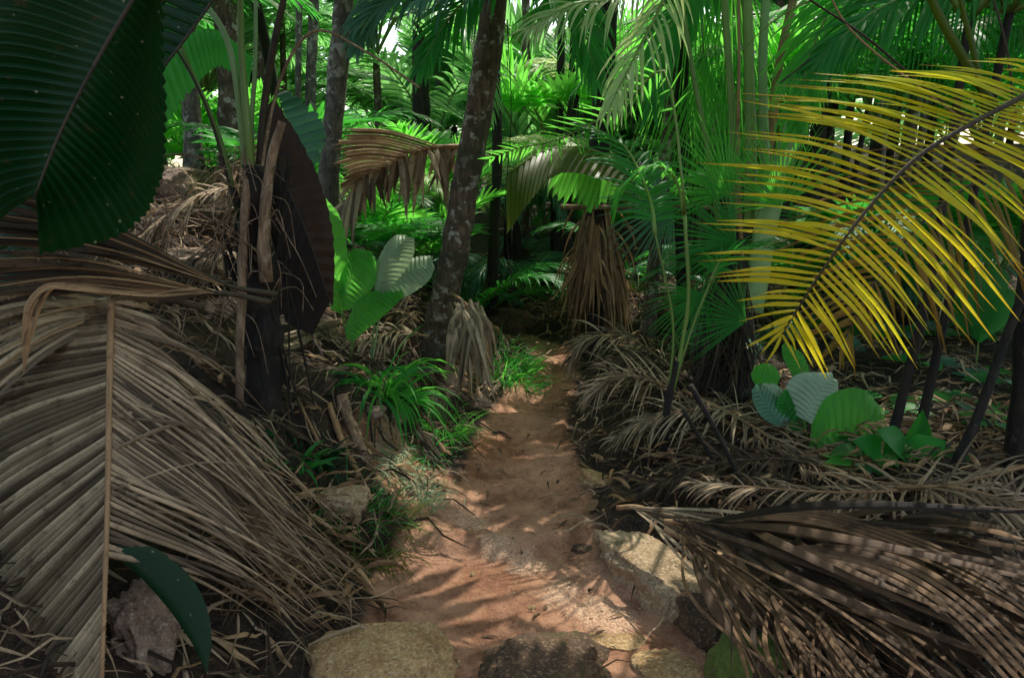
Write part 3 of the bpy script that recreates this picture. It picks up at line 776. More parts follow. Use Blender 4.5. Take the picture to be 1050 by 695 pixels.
tall('thin dark palm trunk just right of the leaning lichen trunk', [(503, 335), (507, 240), (510, 150), (508, 60), (515, 0)], 'trunkdark', .05, .04, 5.5, 7, 2.0, Y=6.6)
tall('black upright trunk left of the cone of hanging dry fronds', [(578, 330), (580, 270), (582, 200), (590, 60)], 'trunkdark', .075, .06, 7.0, 8, 2.4, Y=8.0)
tall('thin black trunk paired close beside the black upright trunk', [(566, 328), (567, 260), (572, 190), (575, 60)], 'trunkdark', .05, .04, 6.0, 7, 2.2, Y=8.4)
tall('ringed dark palm trunk between the dry cone and the green fans', [(664, 352), (668, 300), (674, 240), (680, 190), (688, 100)], 'trunk', .055, .05, 5.0, 8, 2.2, Y=5.8)
tall('tall pale trunk in the upper middle behind the bright fans', [(618, 200), (612, 110), (606, 0)], 'trunkgrey', .07, .06, 7.5, 8, 2.5, Y=11)
tall('tall grey trunk glimpsed behind the grey palm trunk at upper left', [(312, 200), (318, 100), (322, 0)], 'trunkgrey', .07, .06, 7.5, 7, 2.5, Y=9.5)
tall('pale trunk seen between the slender grey trunk and the leaning trunk', [(436, 220), (434, 110), (430, 0)], 'trunkgrey', .07, .06, 8, 7, 2.5, Y=12)
tall('brown trunk glimpsed behind the stalks at upper left', [(236, 190), (236, 80), (232, 0)], 'trunk', .11, .10, 7.5, 8, 2.4, Y=6.6)

# cone of dry fronds around its trunk
c0 = G(610, 362); YC = c0.y
t = thing('skirted_palm', 'palm wrapped in a tall cone of hanging brown dry fronds beside the path end', 'palm', c0)
top = W(613, 200, YC)
trunkmesh(t, [c0, (c0 + top) * .5, top, top + V((.05, .1, 1.5)), top + V((.1, .2, 3.4))], .09, .08, 'trunkdark')
crown(t, top + V((.1, .2, 3.4)), 8, 2.4, az0=1)
for i in range(32):
    a = 2 * math.pi * i / 32; mb = MB(); ft = top + V((math.cos(a) * .05, math.sin(a) * .05, R.uniform(-.2, .12)))
    rr = R.uniform(.20, .33); fb = V((c0.x + math.cos(a) * rr, c0.y + math.sin(a) * rr * .8, c0.z + R.uniform(.0, .3)))
    for k in range(6):
        o_ = V((R.gauss(0, .035), R.gauss(0, .03), R.uniform(0, .08)))
        strip(mb, spline([ft, (ft + fb) * .5 + V((math.cos(a), math.sin(a), 0)) * .03 + o_ * .5, fb + o_ * 1.5 + V((0, 0, R.random() ** 3 * .5))], 8), lanceo(R.uniform(.008, .020), .6, .5), V((math.cos(a), math.sin(a), .3)), .5, twist=R.uniform(-.8, .8))
    if i % 4 == 0:
        for k in range(5):
            leaflet(mb, ft + V((0, 0, -R.random() * .7)) + V((math.cos(a), math.sin(a), 0)) * .1, V((math.cos(a + R.gauss(0, .6)), math.sin(a), -.6)), V((0, 0, 1)), R.uniform(.2, .5), .012, 2.2, 7, .5, twist=R.uniform(-2, 2))
    mb.build('hanging_dry_frond', R.choice(['deadtan', 'deadtan', 'deadbrown']), t)

# big palm on the right with green stalks
g = W(742, 405, 4.2); g.z = H(g.x, g.y)
t = thing('stout_palm', 'stout palm with a dark fibrous base and tall green leaf stalks right of centre', 'palm', g)
trunkmesh(t, [g, W(742, 350, 4.2), W(746, 300, 4.25), W(752, 230, 4.3)], .17, .13, 'trunkdark', rough=1.0)
for pts, r, mt, Y in (([(768, 300), (770, 180), (768, 60), (764, -60)], .042, 'rib', 4.2), ([(778, 300), (784, 180), (782, 60), (790, -60)], .036, 'ribpale', 4.3),
                      ([(770, 320), (795, 190), (835, 80), (890, -50)], .075, 'ribpale', 4.1), ([(760, 300), (788, 150), (800, 60), (828, -60)], .035, 'deadtan', 4.4),
                      ([(752, 300), (752, 150), (744, 20), (738, -60)], .028, 'rib', 4.3), ([(762, 290), (757, 160), (758, 40), (756, -60)], .012, 'deadtan', 4.1),
                      ([(744, 300), (730, 180), (708, 60), (690, -60)], .020, 'rib', 4.4)):
    P = [W(x, y, Y + .08 * k) for k, (x, y) in enumerate(pts)]
    mb = MB(); tube(mb, spline(P, 30), r, r * .7, 9, flat=.6, rough=.08); o = mb.build('leaf_stalk', mt, t)
for az, el, L in ((0.3, 60, 2.8), (1.2, 40, 2.8), (2.2, 45, 2.6), (3.6, 55, 2.4), (4.6, 50, 2.6), (5.4, 45, 2.8), (5.9, 35, 2.6)):
    frond(t, arch(W(768, -50, 4.5), az, rad(el), L, rad(85)), 'green', n=44, L=.75, w=.024, droop=.8, keep=lambda p: not lit(p) and not (infront(p) and p.y < 3.5), r0=.02)
mb = MB()
for i in range(90):
    a = W(R.uniform(722, 770), R.uniform(270, 370), 4.05 + R.uniform(-.05, .1)); b = W(a.x and R.uniform(690, 790), R.uniform(370, 450), 3.9 + R.uniform(-.2, .2)); b.z = max(b.z, H(b.x, b.y) + .01)
    strip(mb, spline([a, (a + b) * .5 + V((R.gauss(0, .03), -.04, .02)), b], 8), lanceo(.006), V((0, -1, .3)), .4, twist=R.uniform(-2, 2))
mb.build('hanging_fibres', 'deaddark', t)

# green fans right of centre
t = thing('fan_palm', 'bright green palm with hanging sunlit leaf ribbons at top centre right', 'palm', V((W(700, 380, 5.8).x, 5.8, H(W(700, 380, 5.8).x, 5.8))))
mb = MB(); tp = W(700, -30, 5.8); trunkmesh(t, [t.location, W(699, 260, 5.8), W(700, 100, 5.8), tp + V((0, 0, .6))], .05, .05, 'trunkdark')
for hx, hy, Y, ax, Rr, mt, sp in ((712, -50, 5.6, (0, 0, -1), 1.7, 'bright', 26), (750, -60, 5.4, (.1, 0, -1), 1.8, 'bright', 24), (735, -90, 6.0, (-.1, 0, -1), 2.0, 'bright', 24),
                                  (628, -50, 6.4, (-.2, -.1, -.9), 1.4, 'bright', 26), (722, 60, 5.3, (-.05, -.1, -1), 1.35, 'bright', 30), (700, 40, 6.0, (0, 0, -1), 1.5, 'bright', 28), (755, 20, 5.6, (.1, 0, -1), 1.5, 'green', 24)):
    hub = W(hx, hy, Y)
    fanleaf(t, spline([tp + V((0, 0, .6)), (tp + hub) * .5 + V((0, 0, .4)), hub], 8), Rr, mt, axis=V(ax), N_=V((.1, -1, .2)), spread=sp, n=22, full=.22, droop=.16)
t = thing('fan_palm', 'low fan palm with finely split green leaves facing the path right of centre', 'palm', V((W(735, 400, 4.6).x, 4.6, H(W(735, 400, 4.6).x, 4.6))))
trunkmesh(t, [t.location, W(738, 330, 4.6), W(740, 280, 4.6)], .06, .05, 'trunkdark')
for hx, hy, Y, ax, Rr, mt, sp in ((755, 250, 3.7, (-1, 0, .25), .50, 'green', 75), (765, 330, 3.6, (-1, 0, .5), .45, 'green', 60), (748, 200, 3.9, (-.8, 0, .9), .55, 'bright', 70),
                                  (720, 300, 4.0, (-.6, -.1, -.7), .45, 'green', 70), (800, 210, 3.9, (-.3, 0, 1), .5, 'bright', 80), (690, 210, 4.2, (-.9, 0, -.2), .5, 'blue', 80)):
    hub = W(hx, hy, Y)
    fanleaf(t, spline([W(740, 285, 4.6), (W(740, 285, 4.6) + hub) * .5 + V((0, 0, .2)), hub], 8), Rr, mt, axis=V(ax), N_=V((.1, -1, .3)), spread=sp, n=34, full=.35, droop=.35)

# dark slender stalk cluster at mid right of the path
g = G(682, 470)
t = thing('sapling_palm', 'slim palm sapling with green stalks rising from the dry heap right of the path', 'palm', g)
for pts, r, mt in (([(680, 472), (684, 420), (694, 370)], .026, 'trunkdark'), ([(690, 400), (700, 350), (706, 300), (702, 220)], .013, 'rib'), ([(692, 390), (712, 330), (728, 290)], .008, 'rib'), ([(686, 400), (690, 330), (672, 240)], .008, 'rib')):
    mb = MB(); tube(mb, spline([W(x, y, g.y) for x, y in pts], 14), r, r * .7, 7, rough=.2); mb.build('leaf_stalk' if mt == 'rib' else 'trunk', mt, t)
frond(t, spline([W(702, 220, g.y), W(694, 185, g.y), W(672, 170, g.y), W(640, 190, g.y), W(630, 220, g.y)], 14), 'bright', n=24, L=.2, w=.010, droop=1.2, t0=.1)
SG = [G(*p) + SUN * k for p, k in (((600, 622), 2.5), ((560, 596), 2.35), ((520, 566), 2.2), ((488, 540), 2.1), ((455, 515), 2.0), ((425, 495), 1.9))]
frond(t, spline([W(702, 220, g.y), W(700, 190, g.y - .1)] + SG, 24), 'bright', n=34, L=.20, w=.0065, droop=.15, t0=.22, ang=(78, 45), up=SUN, lift=0, r0=.009)  # frond added across the sun lines to stripe the sun patch
frond(t, spline([W(728, 290, g.y), W(745, 262, g.y), W(790, 250, g.y - .1)], 14), 'green', n=20, L=.3, w=.010, droop=.6, t0=.1)
frond(t, spline([W(672, 240, g.y), W(665, 200, g.y + .1), W(640, 150, g.y + .3), W(600, 130, g.y + .4)], 14), 'green', n=24, L=.34, w=.012, droop=.9, t0=.1)

# arching undivided leaf over the path
t = thing('arching_palm_leaf', 'big glossy olive green undivided leaf arching over the far path', 'palm leaf', W(655, 205, 5.6))
rib = spline([W(660, 215, 5.7), W(640, 172, 5.6), W(600, 152, 5.5), W(560, 154, 5.4), W(520, 178, 5.3)], 24)
mb = MB(); tube(mb, rib, .010, .005, 6); mb.build('midrib', 'rib', t)
mb = MB(); web(mb, rib[:15], spline([W(662, 225, 5.5), W(640, 205, 5.5), W(600, 215, 5.5), W(560, 200, 5.5)], 12), 20, full=.9, bow=V((0, 0, .03))); mb.build('lower_blade', 'bright', t)
mb = MB(); sheet(mb, rib, spline([W(655, 200, 5.3), W(620, 185, 5.1), W(575, 178, 5.0), W(545, 205, 5.0), W(520, 240, 5.1)], 12), 24, bow=V((0, 0, .10)), pleat=.008, notch=.05); mb.build('upper_blade', 'olive', t)

# sunlit hanging fronds at top centre
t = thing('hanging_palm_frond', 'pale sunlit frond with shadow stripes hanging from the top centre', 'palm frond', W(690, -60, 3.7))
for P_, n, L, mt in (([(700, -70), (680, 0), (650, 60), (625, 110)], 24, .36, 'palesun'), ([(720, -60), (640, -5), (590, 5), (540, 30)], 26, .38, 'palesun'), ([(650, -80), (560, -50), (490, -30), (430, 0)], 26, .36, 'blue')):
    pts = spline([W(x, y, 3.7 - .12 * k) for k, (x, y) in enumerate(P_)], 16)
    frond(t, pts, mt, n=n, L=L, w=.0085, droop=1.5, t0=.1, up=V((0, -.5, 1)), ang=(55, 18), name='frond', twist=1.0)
t = thing('hanging_palm_frond', 'blue-green feathery fronds fanning down at the top edge left of centre', 'palm frond', W(430, -60, 4.2))
for P_, n, L, mt in (([(540, -70), (480, -30), (420, -10), (370, 20)], 30, .5, 'blue'), ([(560, -70), (500, -20), (460, 20), (430, 70)], 28, .42, 'green'), ([(420, -60), (385, 0), (365, 50)], 20, .3, 'blue')):
    frond(t, spline([W(x, y, 4.3 - .1 * k) for k, (x, y) in enumerate(P_)], 16), mt, n=n, L=L, w=.014, droop=1.0, t0=.05, up=V((0, -.6, 1)), ang=(55, 20))
for lab, P_, mt, L_ in (('long green frond arching down from the top edge above the arching leaf', [(470, -90, 4.6), (540, -40, 4.5), (590, 10, 4.4), (612, 80, 4.3)], 'green', .5),
                    ('big green frond sweeping left along the top centre', [(700, -90, 4.4), (640, -50, 4.4), (590, -20, 4.4), (540, 25, 4.3)], 'bright', .45),
                    ('glossy green frond drooping at the top between the stout palm stalks', [(790, -90, 4.9), (740, -40, 4.8), (690, 20, 4.7), (668, 110, 4.6)], 'green', .5),
                    ('dark green frond crossing the top right above the yellow frond', [(1080, -40, 3.2), (980, -20, 3.2), (900, 10, 3.2), (840, 60, 3.2)], 'green', .5),
                    ('green frond hanging behind the upper tips of the yellow frond', [(900, -80, 4.0), (860, -10, 4.0), (830, 60, 4.0), (815, 130, 3.9)], 'bright', .45)):
    t = thing('hanging_palm_frond', lab, 'palm frond', W(*P_[0]))
    frond(t, spline([W(*p) for p in P_], 16), mt, n=36, L=L_, w=.015, droop=1.1, t0=.05, up=V((0, -.6, 1)), ang=(58, 20), twist=.8)
t = thing('hanging_palm_frond', 'sunlit yellow-green frond dangling behind the leaning lichen trunk', 'palm frond', W(450, 50, 6.2))
frond(t, spline([W(400, 20, 6.4), W(450, 10, 6.2), W(490, 50, 6.0), W(500, 110, 5.9)], 14), 'far', n=28, L=.55, w=.018, droop=1.6, t0=.05)

# arched brown frond hanging left of the leaning trunk
t = thing('dead_palm_frond', 'arched brown dry frond with folded strips dangling left of the leaning trunk', 'palm frond', W(470, 150, 5.0))
rib = spline([W(480, 150, 5.1), W(440, 152, 5.0), W(400, 160, 4.9), W(372, 178, 4.85), W(352, 215, 4.8)], 20)
mb = MB(); tube(mb, rib, .02, .008, 6); mb.build('midrib', 'deadtan', t)
mb = MB()
for i in range(60):
    q = R.random(); p = at(rib, q); leaflet(mb, p, V((R.uniform(-.6, .3), R.uniform(-.5, .5), -.2 - R.random())), V((0, -1, .2)), R.uniform(.18, .5), .024, 1.2, 6, .5, twist=R.uniform(-1.5, 1.5))
mb.build('leaflets', 'dead', t)
mb = MB(); web(mb, spline([W(450, 150, 4.9), W(420, 158, 4.85), W(385, 176, 4.75)], 8), spline([W(352, 132, 4.7), W(344, 155, 4.65), W(350, 190, 4.65)], 8), 14, full=.9, fold=.8, bow=V((0, 0, .06)))
mb.build('folded_blade', 'deadtan', t)
# drooping dry frond at foot of the leaning trunk
g = G(490, 412)
t = thing('dead_palm_frond', 'grey-brown dry frond slumped against the foot of the leaning trunk', 'palm frond', g)
mb = MB()
for i in range(54):
    a = W(478 + R.gauss(0, 7), 312 + R.uniform(-6, 14), g.y + .05); b = W(R.uniform(455, 512), R.uniform(372, 420), g.y - .05 + R.gauss(0, .06)); b.z = max(b.z, H(b.x, b.y) + .01)
    strip(mb, spline([a, (a + b) * .5 + V((R.gauss(0, .03), -.05, .10)), b], 8), lanceo(.016, .5, .5), V((0, -1, .2)), .5, twist=R.uniform(-1, 1))
mb.build('leaflets', 'deadgrey', t)
mb = MB(); tube(mb, spline([W(462, 300, g.y + .2), W(478, 312, g.y + .05), W(490, 330, g.y)], 6), .014, .008, 6); mb.build('stalk', 'deadtan', t)

# ================================================================== YELLOW FROND
t = thing('yellow_palm_frond', 'big yellow and orange palm frond reaching in from the right edge', 'palm frond', W(1090, 70, 2.1))
rib = spline([W(1110, 60, 2.15), W(1050, 98, 2.1), W(1000, 125, 2.06), W(940, 162, 2.03), W(885, 220, 2.0), (W(840, 282, 2.0)), W(800, 345, 2.02)], 40)
mb = MB(); tube(mb, rib, .010, .003, 7); mb.build('midrib', 'ribdark', t)
el = spline([W(1000, 62, 2.1), W(885, 72, 2.05), W(785, 92, 2.0), W(745, 130, 1.97), W(728, 200, 1.97), W(730, 285, 1.97), W(788, 375, 2.02)], 40)
er = spline([W(1230, 90, 2.1), W(1200, 150, 2.08), W(1150, 232, 2.05), W(1062, 300, 2.0), W(985, 345, 1.98), W(900, 378, 2.0), W(812, 382, 2.02)], 40)
mb = MB()
for ed, s in ((el, 1), (er, -1)):
    n_ = 58
    for i in range(n_):
        q = (i + .5) / n_; a = at(rib, .06 + .94 * q); b = at(ed, q) + V((R.gauss(0, .012), R.gauss(0, .04), R.gauss(0, .012)))
        b = a + (b - a) * (R.uniform(.86, 1.08) if R.random() > .06 else R.uniform(.4, .7))
        mid = (a + b) * .5 + V((0, R.gauss(-.01, .015), .045 * (b - a).length))
        strip(mb, spline([a, mid, b], 12), lanceo(.0074 * R.uniform(.65, 1.35), .5, .35), V((.1 * s, -.75, .65)), .3, tone=max(0, min(1, q * 1.15 - .15 + R.gauss(0, .18) + (.25 if s < 0 else 0))), twist=R.uniform(-.9, .9))
mb.build('leaflets', 'yellow', t)
t = thing('yellow_palm_frond', 'darker orange-brown frond hanging just behind the big yellow frond', 'palm frond', W(1110, 140, 2.6))
rib = spline([W(1120, 130, 2.65), W(1040, 165, 2.6), W(960, 215, 2.55), W(900, 285, 2.5), W(862, 355, 2.5)], 30)
mb = MB(); tube(mb, rib, .009, .003, 6); mb.build('midrib', 'ribdark', t)
mb = MB()
for ed in (spline([W(1000, 90, 2.5), W(880, 140, 2.45), W(800, 210, 2.45), W(770, 280, 2.45), W(800, 340, 2.5), W(850, 380, 2.5)], 30), spline([W(1200, 230, 2.6), W(1090, 320, 2.55), W(1000, 355, 2.5), W(930, 375, 2.5), W(870, 385, 2.5)], 30)):
    for i in range(40):
        q = (i + .5) / 40; a = at(rib, q); b = at(ed, q) + V((R.gauss(0, .03), R.gauss(0, .05), R.gauss(0, .03))); b = a + (b - a) * R.uniform(.6, 1.05)
        strip(mb, spline([a, (a + b) * .5 + V((0, 0, .06 * (b - a).length)), b], 10), lanceo(.0085 * R.uniform(.7, 1.2), .5, .35), V((0, -.7, .7)), .3, tone=R.random(), twist=R.uniform(-1, 1))
mb.build('leaflets', 'yellowdark', t)
# stalks crossing behind it
t = thing('palm_stalk_cluster', 'dark slanting leaf stalks crossing behind the upper part of the yellow frond', 'palm stalk', W(995, 120, 2.5))
for pts, r, mt in (([(1000, 125), (960, 100), (890, 40), (830, 0)], .005, 'deadred'), ([(995, 128), (930, 80), (870, 28), (840, -30)], .004, 'deadtan'), ([(1010, 118), (1000, 60), (985, 0), (975, -60)], .012, 'olive'),
                   ([(1040, 110), (1030, 40), (1000, -60)], .005, 'ribdark'), ([(1020, 112), (965, 20), (940, -40)], .018, 'olive')):
    mb = MB(); tube(mb, spline([W(x, y, 2.5) for x, y in pts], 14), r, r * .7, 6); mb.build('leaf_stalk', mt, t)
t = thing('overhanging_palm_leaf', 'dark green pleated leaf panel hanging in the top right corner', 'palm leaf', W(1060, -40, 3.4))
rib = spline([W(1090, -60, 3.4), W(1000, -30, 3.4), W(900, 10, 3.3), W(800, 85, 3.2)], 20)
mb = MB(); tube(mb, rib, .008, .004, 6); mb.build('midrib', 'ribdark', t)
mb = MB(); web(mb, rib, spline([W(1080, 130, 3.2), W(1000, 140, 3.2), W(930, 130, 3.2), W(860, 110, 3.2), W(800, 100, 3.2)], 20), 60, full=.10, wmul=.62, bow=V((0, 0, .03)), ragged=.15); mb.build('blade', 'green', t)

# thin leaning stems on the right
for lab, px, r in (('leftmost of the thin dark stems leaning right beneath the yellow frond', [(912, 462), (932, 380), (950, 310), (962, 240), (975, 150)], .021),
                   ('second thin dark stem from the left beneath the yellow frond', [(938, 462), (958, 375), (975, 300), (990, 240), (1010, 140)], .021),
                   ('dark leaning stem crossing to the right border low down', [(975, 492), (1005, 420), (1030, 350), (1062, 270), (1120, 120)], .020),
                   ('thick black trunk at the right border behind the leaning stems', [(1046, 480), (1050, 400), (1056, 300), (1064, 180), (1075, 60)], .05)):
    g = G(*px[0]); t = thing('slender_palm', lab, 'palm', g)
    P = [W(x, y, g.y) for x, y in px]; P[0] = g
    top = P[-1] + (P[-1] - P[-2]).normalized() * .5
    trunkmesh(t, P + [top], r, r * .8, 'trunkdark', flare=.4, sides=9, seg=24, rough=.2)
    for k in range(6):
        frond(t, arch(top, k * 1.05, rad(R.uniform(20, 60)), 1.2, rad(90)), 'green', n=24, L=.4, w=.016, droop=.7, keep=lambda p: not lit(p) and not (infront(p) and p.y < 2.6))
mb = MB(); strip(mb, spline([W(965, 330, 3.2), W(973, 300, 3.2), W(985, 260, 3.2)], 8), lanceo(.016), V((0, -1, 0)), .5)
solo(mb, 'dry_leaf_strap', 'deadgrey', 'pale dry strip hanging on the second leaning stem', 'dry leaf')

# broad leaves on the right
def leafplant(label, root, leaves, Y=None, name='broad_leaf_plant', mats=None):
    g = G(*root); Yg = g.y if Y is None else Y
    g = V((W(*root, Yg).x, Yg, 0)); g.z = H(g.x, g.y)
    t = thing(name, label, 'plant', g)
    for (bx, by, tx, ty, wd, mt, sh, dy, nrm) in leaves:
        b_, e_ = W(bx, by, Yg + dy), W(tx, ty, Yg + dy - .08)
        mb = MB(); tube(mb, spline([g, (g + b_) * .5 + V((0, 0, .05)), b_], 8), .007, .004, 6); mb.build('leaf_stalk', 'rib', t)
        mb = MB(); blade(mb, b_, e_, V(nrm), wd, shape=sh, pleat=.012 if sh != 'heart' else .018, nv=12)
        mb.build('leaf_blade', mt, t)
    return t
g = G(832, 482); t = thing('broad_leaf_plant', 'plant with grey-green and vivid green broad leaves below the yellow frond', 'plant', g); Yg = 3.35
for st_, rb_, e1, e2, mt, dy in (
    ([(835, 484), (832, 470), (830, 458)], [(830, 458), (850, 447), (872, 438), (895, 431)], [(832, 438), (846, 414), (874, 407), (894, 426)], [(834, 462), (856, 462), (882, 458), (896, 437)], 'bright', -.12),
    ([(832, 484), (828, 450), (824, 428)], [(824, 430), (830, 418), (838, 405), (850, 394)], [(812, 424), (808, 404), (820, 390), (848, 389)], [(830, 434), (842, 424), (853, 408), (854, 397)], 'grey', -.02),
    ([(828, 484), (818, 450), (815, 428)], [(815, 430), (806, 420), (796, 410), (787, 400)], [(818, 418), (806, 406), (797, 398), (788, 397)], [(808, 432), (796, 424), (787, 412), (785, 402)], 'grey', .02),
    ([(826, 484), (812, 460), (806, 438)], [(806, 438), (796, 428), (786, 416), (779, 403)], [(812, 428), (800, 414), (790, 404), (780, 400)], [(798, 437), (786, 430), (778, 418), (776, 405)], 'blue', -.05),
    ([(828, 484), (820, 462), (818, 446)], [(820, 446), (814, 432), (808, 418), (806, 408)], [(828, 436), (826, 424), (818, 412), (808, 406)], [(808, 442), (802, 430), (800, 418), (804, 409)], 'green', .0),
    ([(818, 470), (800, 430), (796, 395)], [(797, 397), (791, 392), (783, 386), (776, 382)], [(800, 388), (795, 379), (785, 376), (776, 380)], [(793, 399), (783, 398), (776, 392), (774, 385)], 'bright', .08),
    ([(824, 470), (822, 420), (824, 388)], [(824, 390), (820, 380), (815, 370), (807, 358)], [(830, 386), (826, 372), (820, 364), (809, 357)], [(816, 390), (811, 380), (806, 370), (805, 360)], 'bright', .2),
    ([(840, 484), (850, 480), (852, 474)], [(850, 476), (858, 470), (866, 466), (874, 462)], [(846, 468), (855, 460), (866, 458), (874, 460)], [(854, 482), (864, 480), (872, 474), (876, 466)], 'green', -.18)):
    cx, cy = rb_[0]; q_ = 1.18      # grown a little about its own stalk end
    rb_, e1, e2 = [[(cx + (x - cx) * q_, cy + (y - cy) * q_) for x, y in l_] for l_ in (rb_, e1, e2)]
    young_leaf(t, st_, rb_, e1, e2, mt, Yg + dy, n=11, pl=.0028, nt_=.0)
leafplant('fan leaved green seedling standing at the right border', (1000, 380), [(1003, 350, 1010, 282, .22, 'green', 'wedge', 0, (0, -1, .1)), (1003, 350, 985, 300, .16, 'green', 'wedge', .05, (0, -1, .1)), (1003, 350, 1040, 300, .16, 'green', 'wedge', .05, (0, -1, .1))], Y=4.4)
leafplant('low dark broad leaved plant in front of the leaning stems', (925, 470), [(930, 462, 905, 440, .09, 'green', 'heart', 0, (0, -.7, .8)), (940, 468, 968, 452, .09, 'green', 'heart', 0, (0, -.7, .8)), (920, 470, 885, 452, .08, 'green', 'lance', 0, (0, -.7, .8)), (935, 470, 950, 425, .08, 'green', 'heart', .1, (0, -1, .5)), (950, 476, 990, 470, .08, 'green', 'lance', 0, (0, -.7, .8))])
leafplant('pair of pale round leaves behind the vivid leaf plant', (892, 400), [(888, 395, 900, 372, .09, 'pale', 'heart', 0, (0, -.6, .8)), (870, 395, 850, 372, .09, 'grey', 'heart', .1, (0, -.6, .8)), (880, 380, 872, 340, .1, 'blue', 'heart', .2, (0, -1, .5))], Y=4.6)
leafplant('small pale leaved plant right of the dry frond cone', (655, 345), [(650, 335, 642, 312, .15, 'pale', 'heart', 0, (0, -.7, .8)), (656, 345, 660, 325, .15, 'grey', 'heart', 0, (0, -.7, .8)), (650, 350, 656, 335, .13, 'blue', 'heart', 0, (0, -.7, .8))], Y=6.6)
for lab, x, y, sc in (('low glossy green plant among leaf litter at far right middle', 985, 420, .09), ('low green plant at the base of the right border trunk', 1020, 440, .08), ('small green plant behind the thin dark stems', 945, 380, .1), ('bright green clump in the litter between the vivid leaf plant and the stems', 900, 425, .12), ('leafy green clump under the lower tip of the yellow frond', 745, 360, .14), ('large leaved green clump behind the second leaning stem', 985, 350, .17),
        ('green clump at the right border below the seedling', 1035, 400, .13), ('shaded leafy clump behind the pair of pale round leaves', 860, 345, .17), ('sunlit leafy clump in the gap left of the leaning stems', 905, 350, .15), ('low leafy clump in front of the leaning stems', 890, 470, .09), ('green seedling left of the vivid leaf plant', 770, 395, .07), ('dark seedling just below the vivid leaf plant', 880, 480, .07)):
    g = G(x, y); t = thing('ground_plant', lab, 'plant', g)
    for k in range(7):
        a = k * .9 + R.random(); d = V((math.cos(a), math.sin(a), .7)); b_ = g + d * sc * .8
        mb = MB(); tube(mb, [g, (g + b_) * .5 + V((0, 0, .02)), b_], .003, .002, 4); mb.build('leaf_stalk', 'rib', t)
        mb = MB(); blade(mb, b_, b_ + V((math.cos(a), math.sin(a), .1)) * sc * 1.6, V((0, -.3, 1)), sc * .55, shape='heart', nv=6, seg=8, pleat=.02); mb.build('leaf_blade', R.choice(['green', 'blue', 'bright']), t)

# ================================================================== DRY HEAPS ON THE RIGHT
def dryfrond(label, P_, n=40, L=.35, w=.006, mat='dead', droop=1.2, up=V((0, -.2, 1)), r0=.010, one=None, ang=(70, 30), miss=.08, jit=.25, t0=.1, gy=None):
    pts = spline([p if isinstance(p, V) else W(*p) for p in P_], 18)
    t = thing('dead_palm_frond', label, 'palm frond', pts[0])
    mb = MB(); tube(mb, pts, r0, r0 * .3, 6); mb.build('midrib', 'deadtan' if mat != 'deaddark' else 'deaddark', t)
    mb = MB(); pinnate(mb, pts, up, n, L, w, ang, droop, t0, jit=jit, miss=miss, one=one, fold=.45, twist=1.5)
    mb.v = [(x, y, max(z, H(x, y) + .006 + R.random() * .012)) for x, y, z in mb.v]
    mb.build('leaflets', mat, t)
    return t
Yh = G(610, 400).y
dryfrond('brown dry frond arching over the path from the heap on the right', [(720, 415, Yh - .1), (680, 370, Yh - .2), (640, 345, Yh - .2), (600, 348, Yh - .2), (585, 372, Yh - .2)], 46, .36, .007, 'dead', 1.0)
dryfrond('lower dry frond bristling towards the path below the arching one', [(730, 430, 3.9), (680, 395, 3.8), (635, 385, 3.8), (605, 405, 3.8)], 44, .38, .006, 'dead', .9)
dryfrond('dark dry frond sagging on top of the heap right of the path', [(750, 420, 4.0), (700, 385, 4.1), (650, 365, 4.2), (615, 372, 4.3)], 44, .30, .008, 'deaddark', 1.2)
dryfrond('grey dry frond lying in the heap near the sapling foot', [(800, 440, 3.5), (740, 420, 3.5), (680, 425, 3.5), (630, 450, 3.5)], 44, .32, .006, 'deadgrey', 1.0)
dryfrond('brown dry frond sloping below the vivid leaf plant', [(700, 400, 3.7), (760, 430, 3.4), (820, 470, 3.1), (880, 520, 2.9)], 50, .30, .006, 'dead', 1.1)
dryfrond('dark dry frond lying across the middle of the right heap', [(860, 480, 3.0), (790, 470, 3.0), (720, 480, 3.0), (660, 500, 3.0)], 50, .32, .007, 'deaddark', 1.0)
dryfrond('dry frond with comb-like leaflets hanging along the right bank', [(1080, 470, 2.6), (980, 495, 2.6), (880, 505, 2.6), (780, 500, 2.7), (710, 495, 2.8)], 70, .30, .006, 'dead', 1.4)
dryfrond('reddish dry frond behind the comb-like one on the right bank', [(1060, 440, 3.3), (980, 455, 3.2), (900, 480, 3.1), (830, 490, 3.0)], 50, .3, .007, 'deadtan', 1.3)
dryfrond('dry frond fanning out over the right border low down', [(920, 500, 2.5), (980, 500, 2.4), (1050, 520, 2.3), (1120, 560, 2.2)], 44, .45, .006, 'dead', .9)
dryfrond('small dry frond on the left bank above the grass', [(430, 330, 4.9), (410, 318, 5.0), (380, 312, 5.1), (350, 322, 5.2)], 30, .3, .008, 'dead', 1.2)
dryfrond('dry frond across the litter left of the leaning trunk', [(440, 345, 4.6), (410, 340, 4.6), (380, 345, 4.5), (340, 350, 4.4)], 34, .3, .008, 'deadgrey', 1.2)
dryfrond('dry frond draped over the hillside boulders at upper left', [(260, 190, 4.6), (220, 195, 4.5), (180, 215, 4.4), (140, 250, 4.3)], 36, .4, .009, 'dead', 1.1)
dryfrond('dark dry frond lying below the hillside boulders', [(250, 250, 4.2), (210, 262, 4.1), (170, 285, 4.0), (130, 300, 3.9)], 40, .36, .009, 'deaddark', 1.1)
dryfrond('tan dry frond hanging down the hillside behind the rooty palm', [(300, 130, 5.6), (270, 150, 5.4), (240, 180, 5.2), (215, 225, 5.0)], 40, .45, .010, 'deadtan', 1.4)
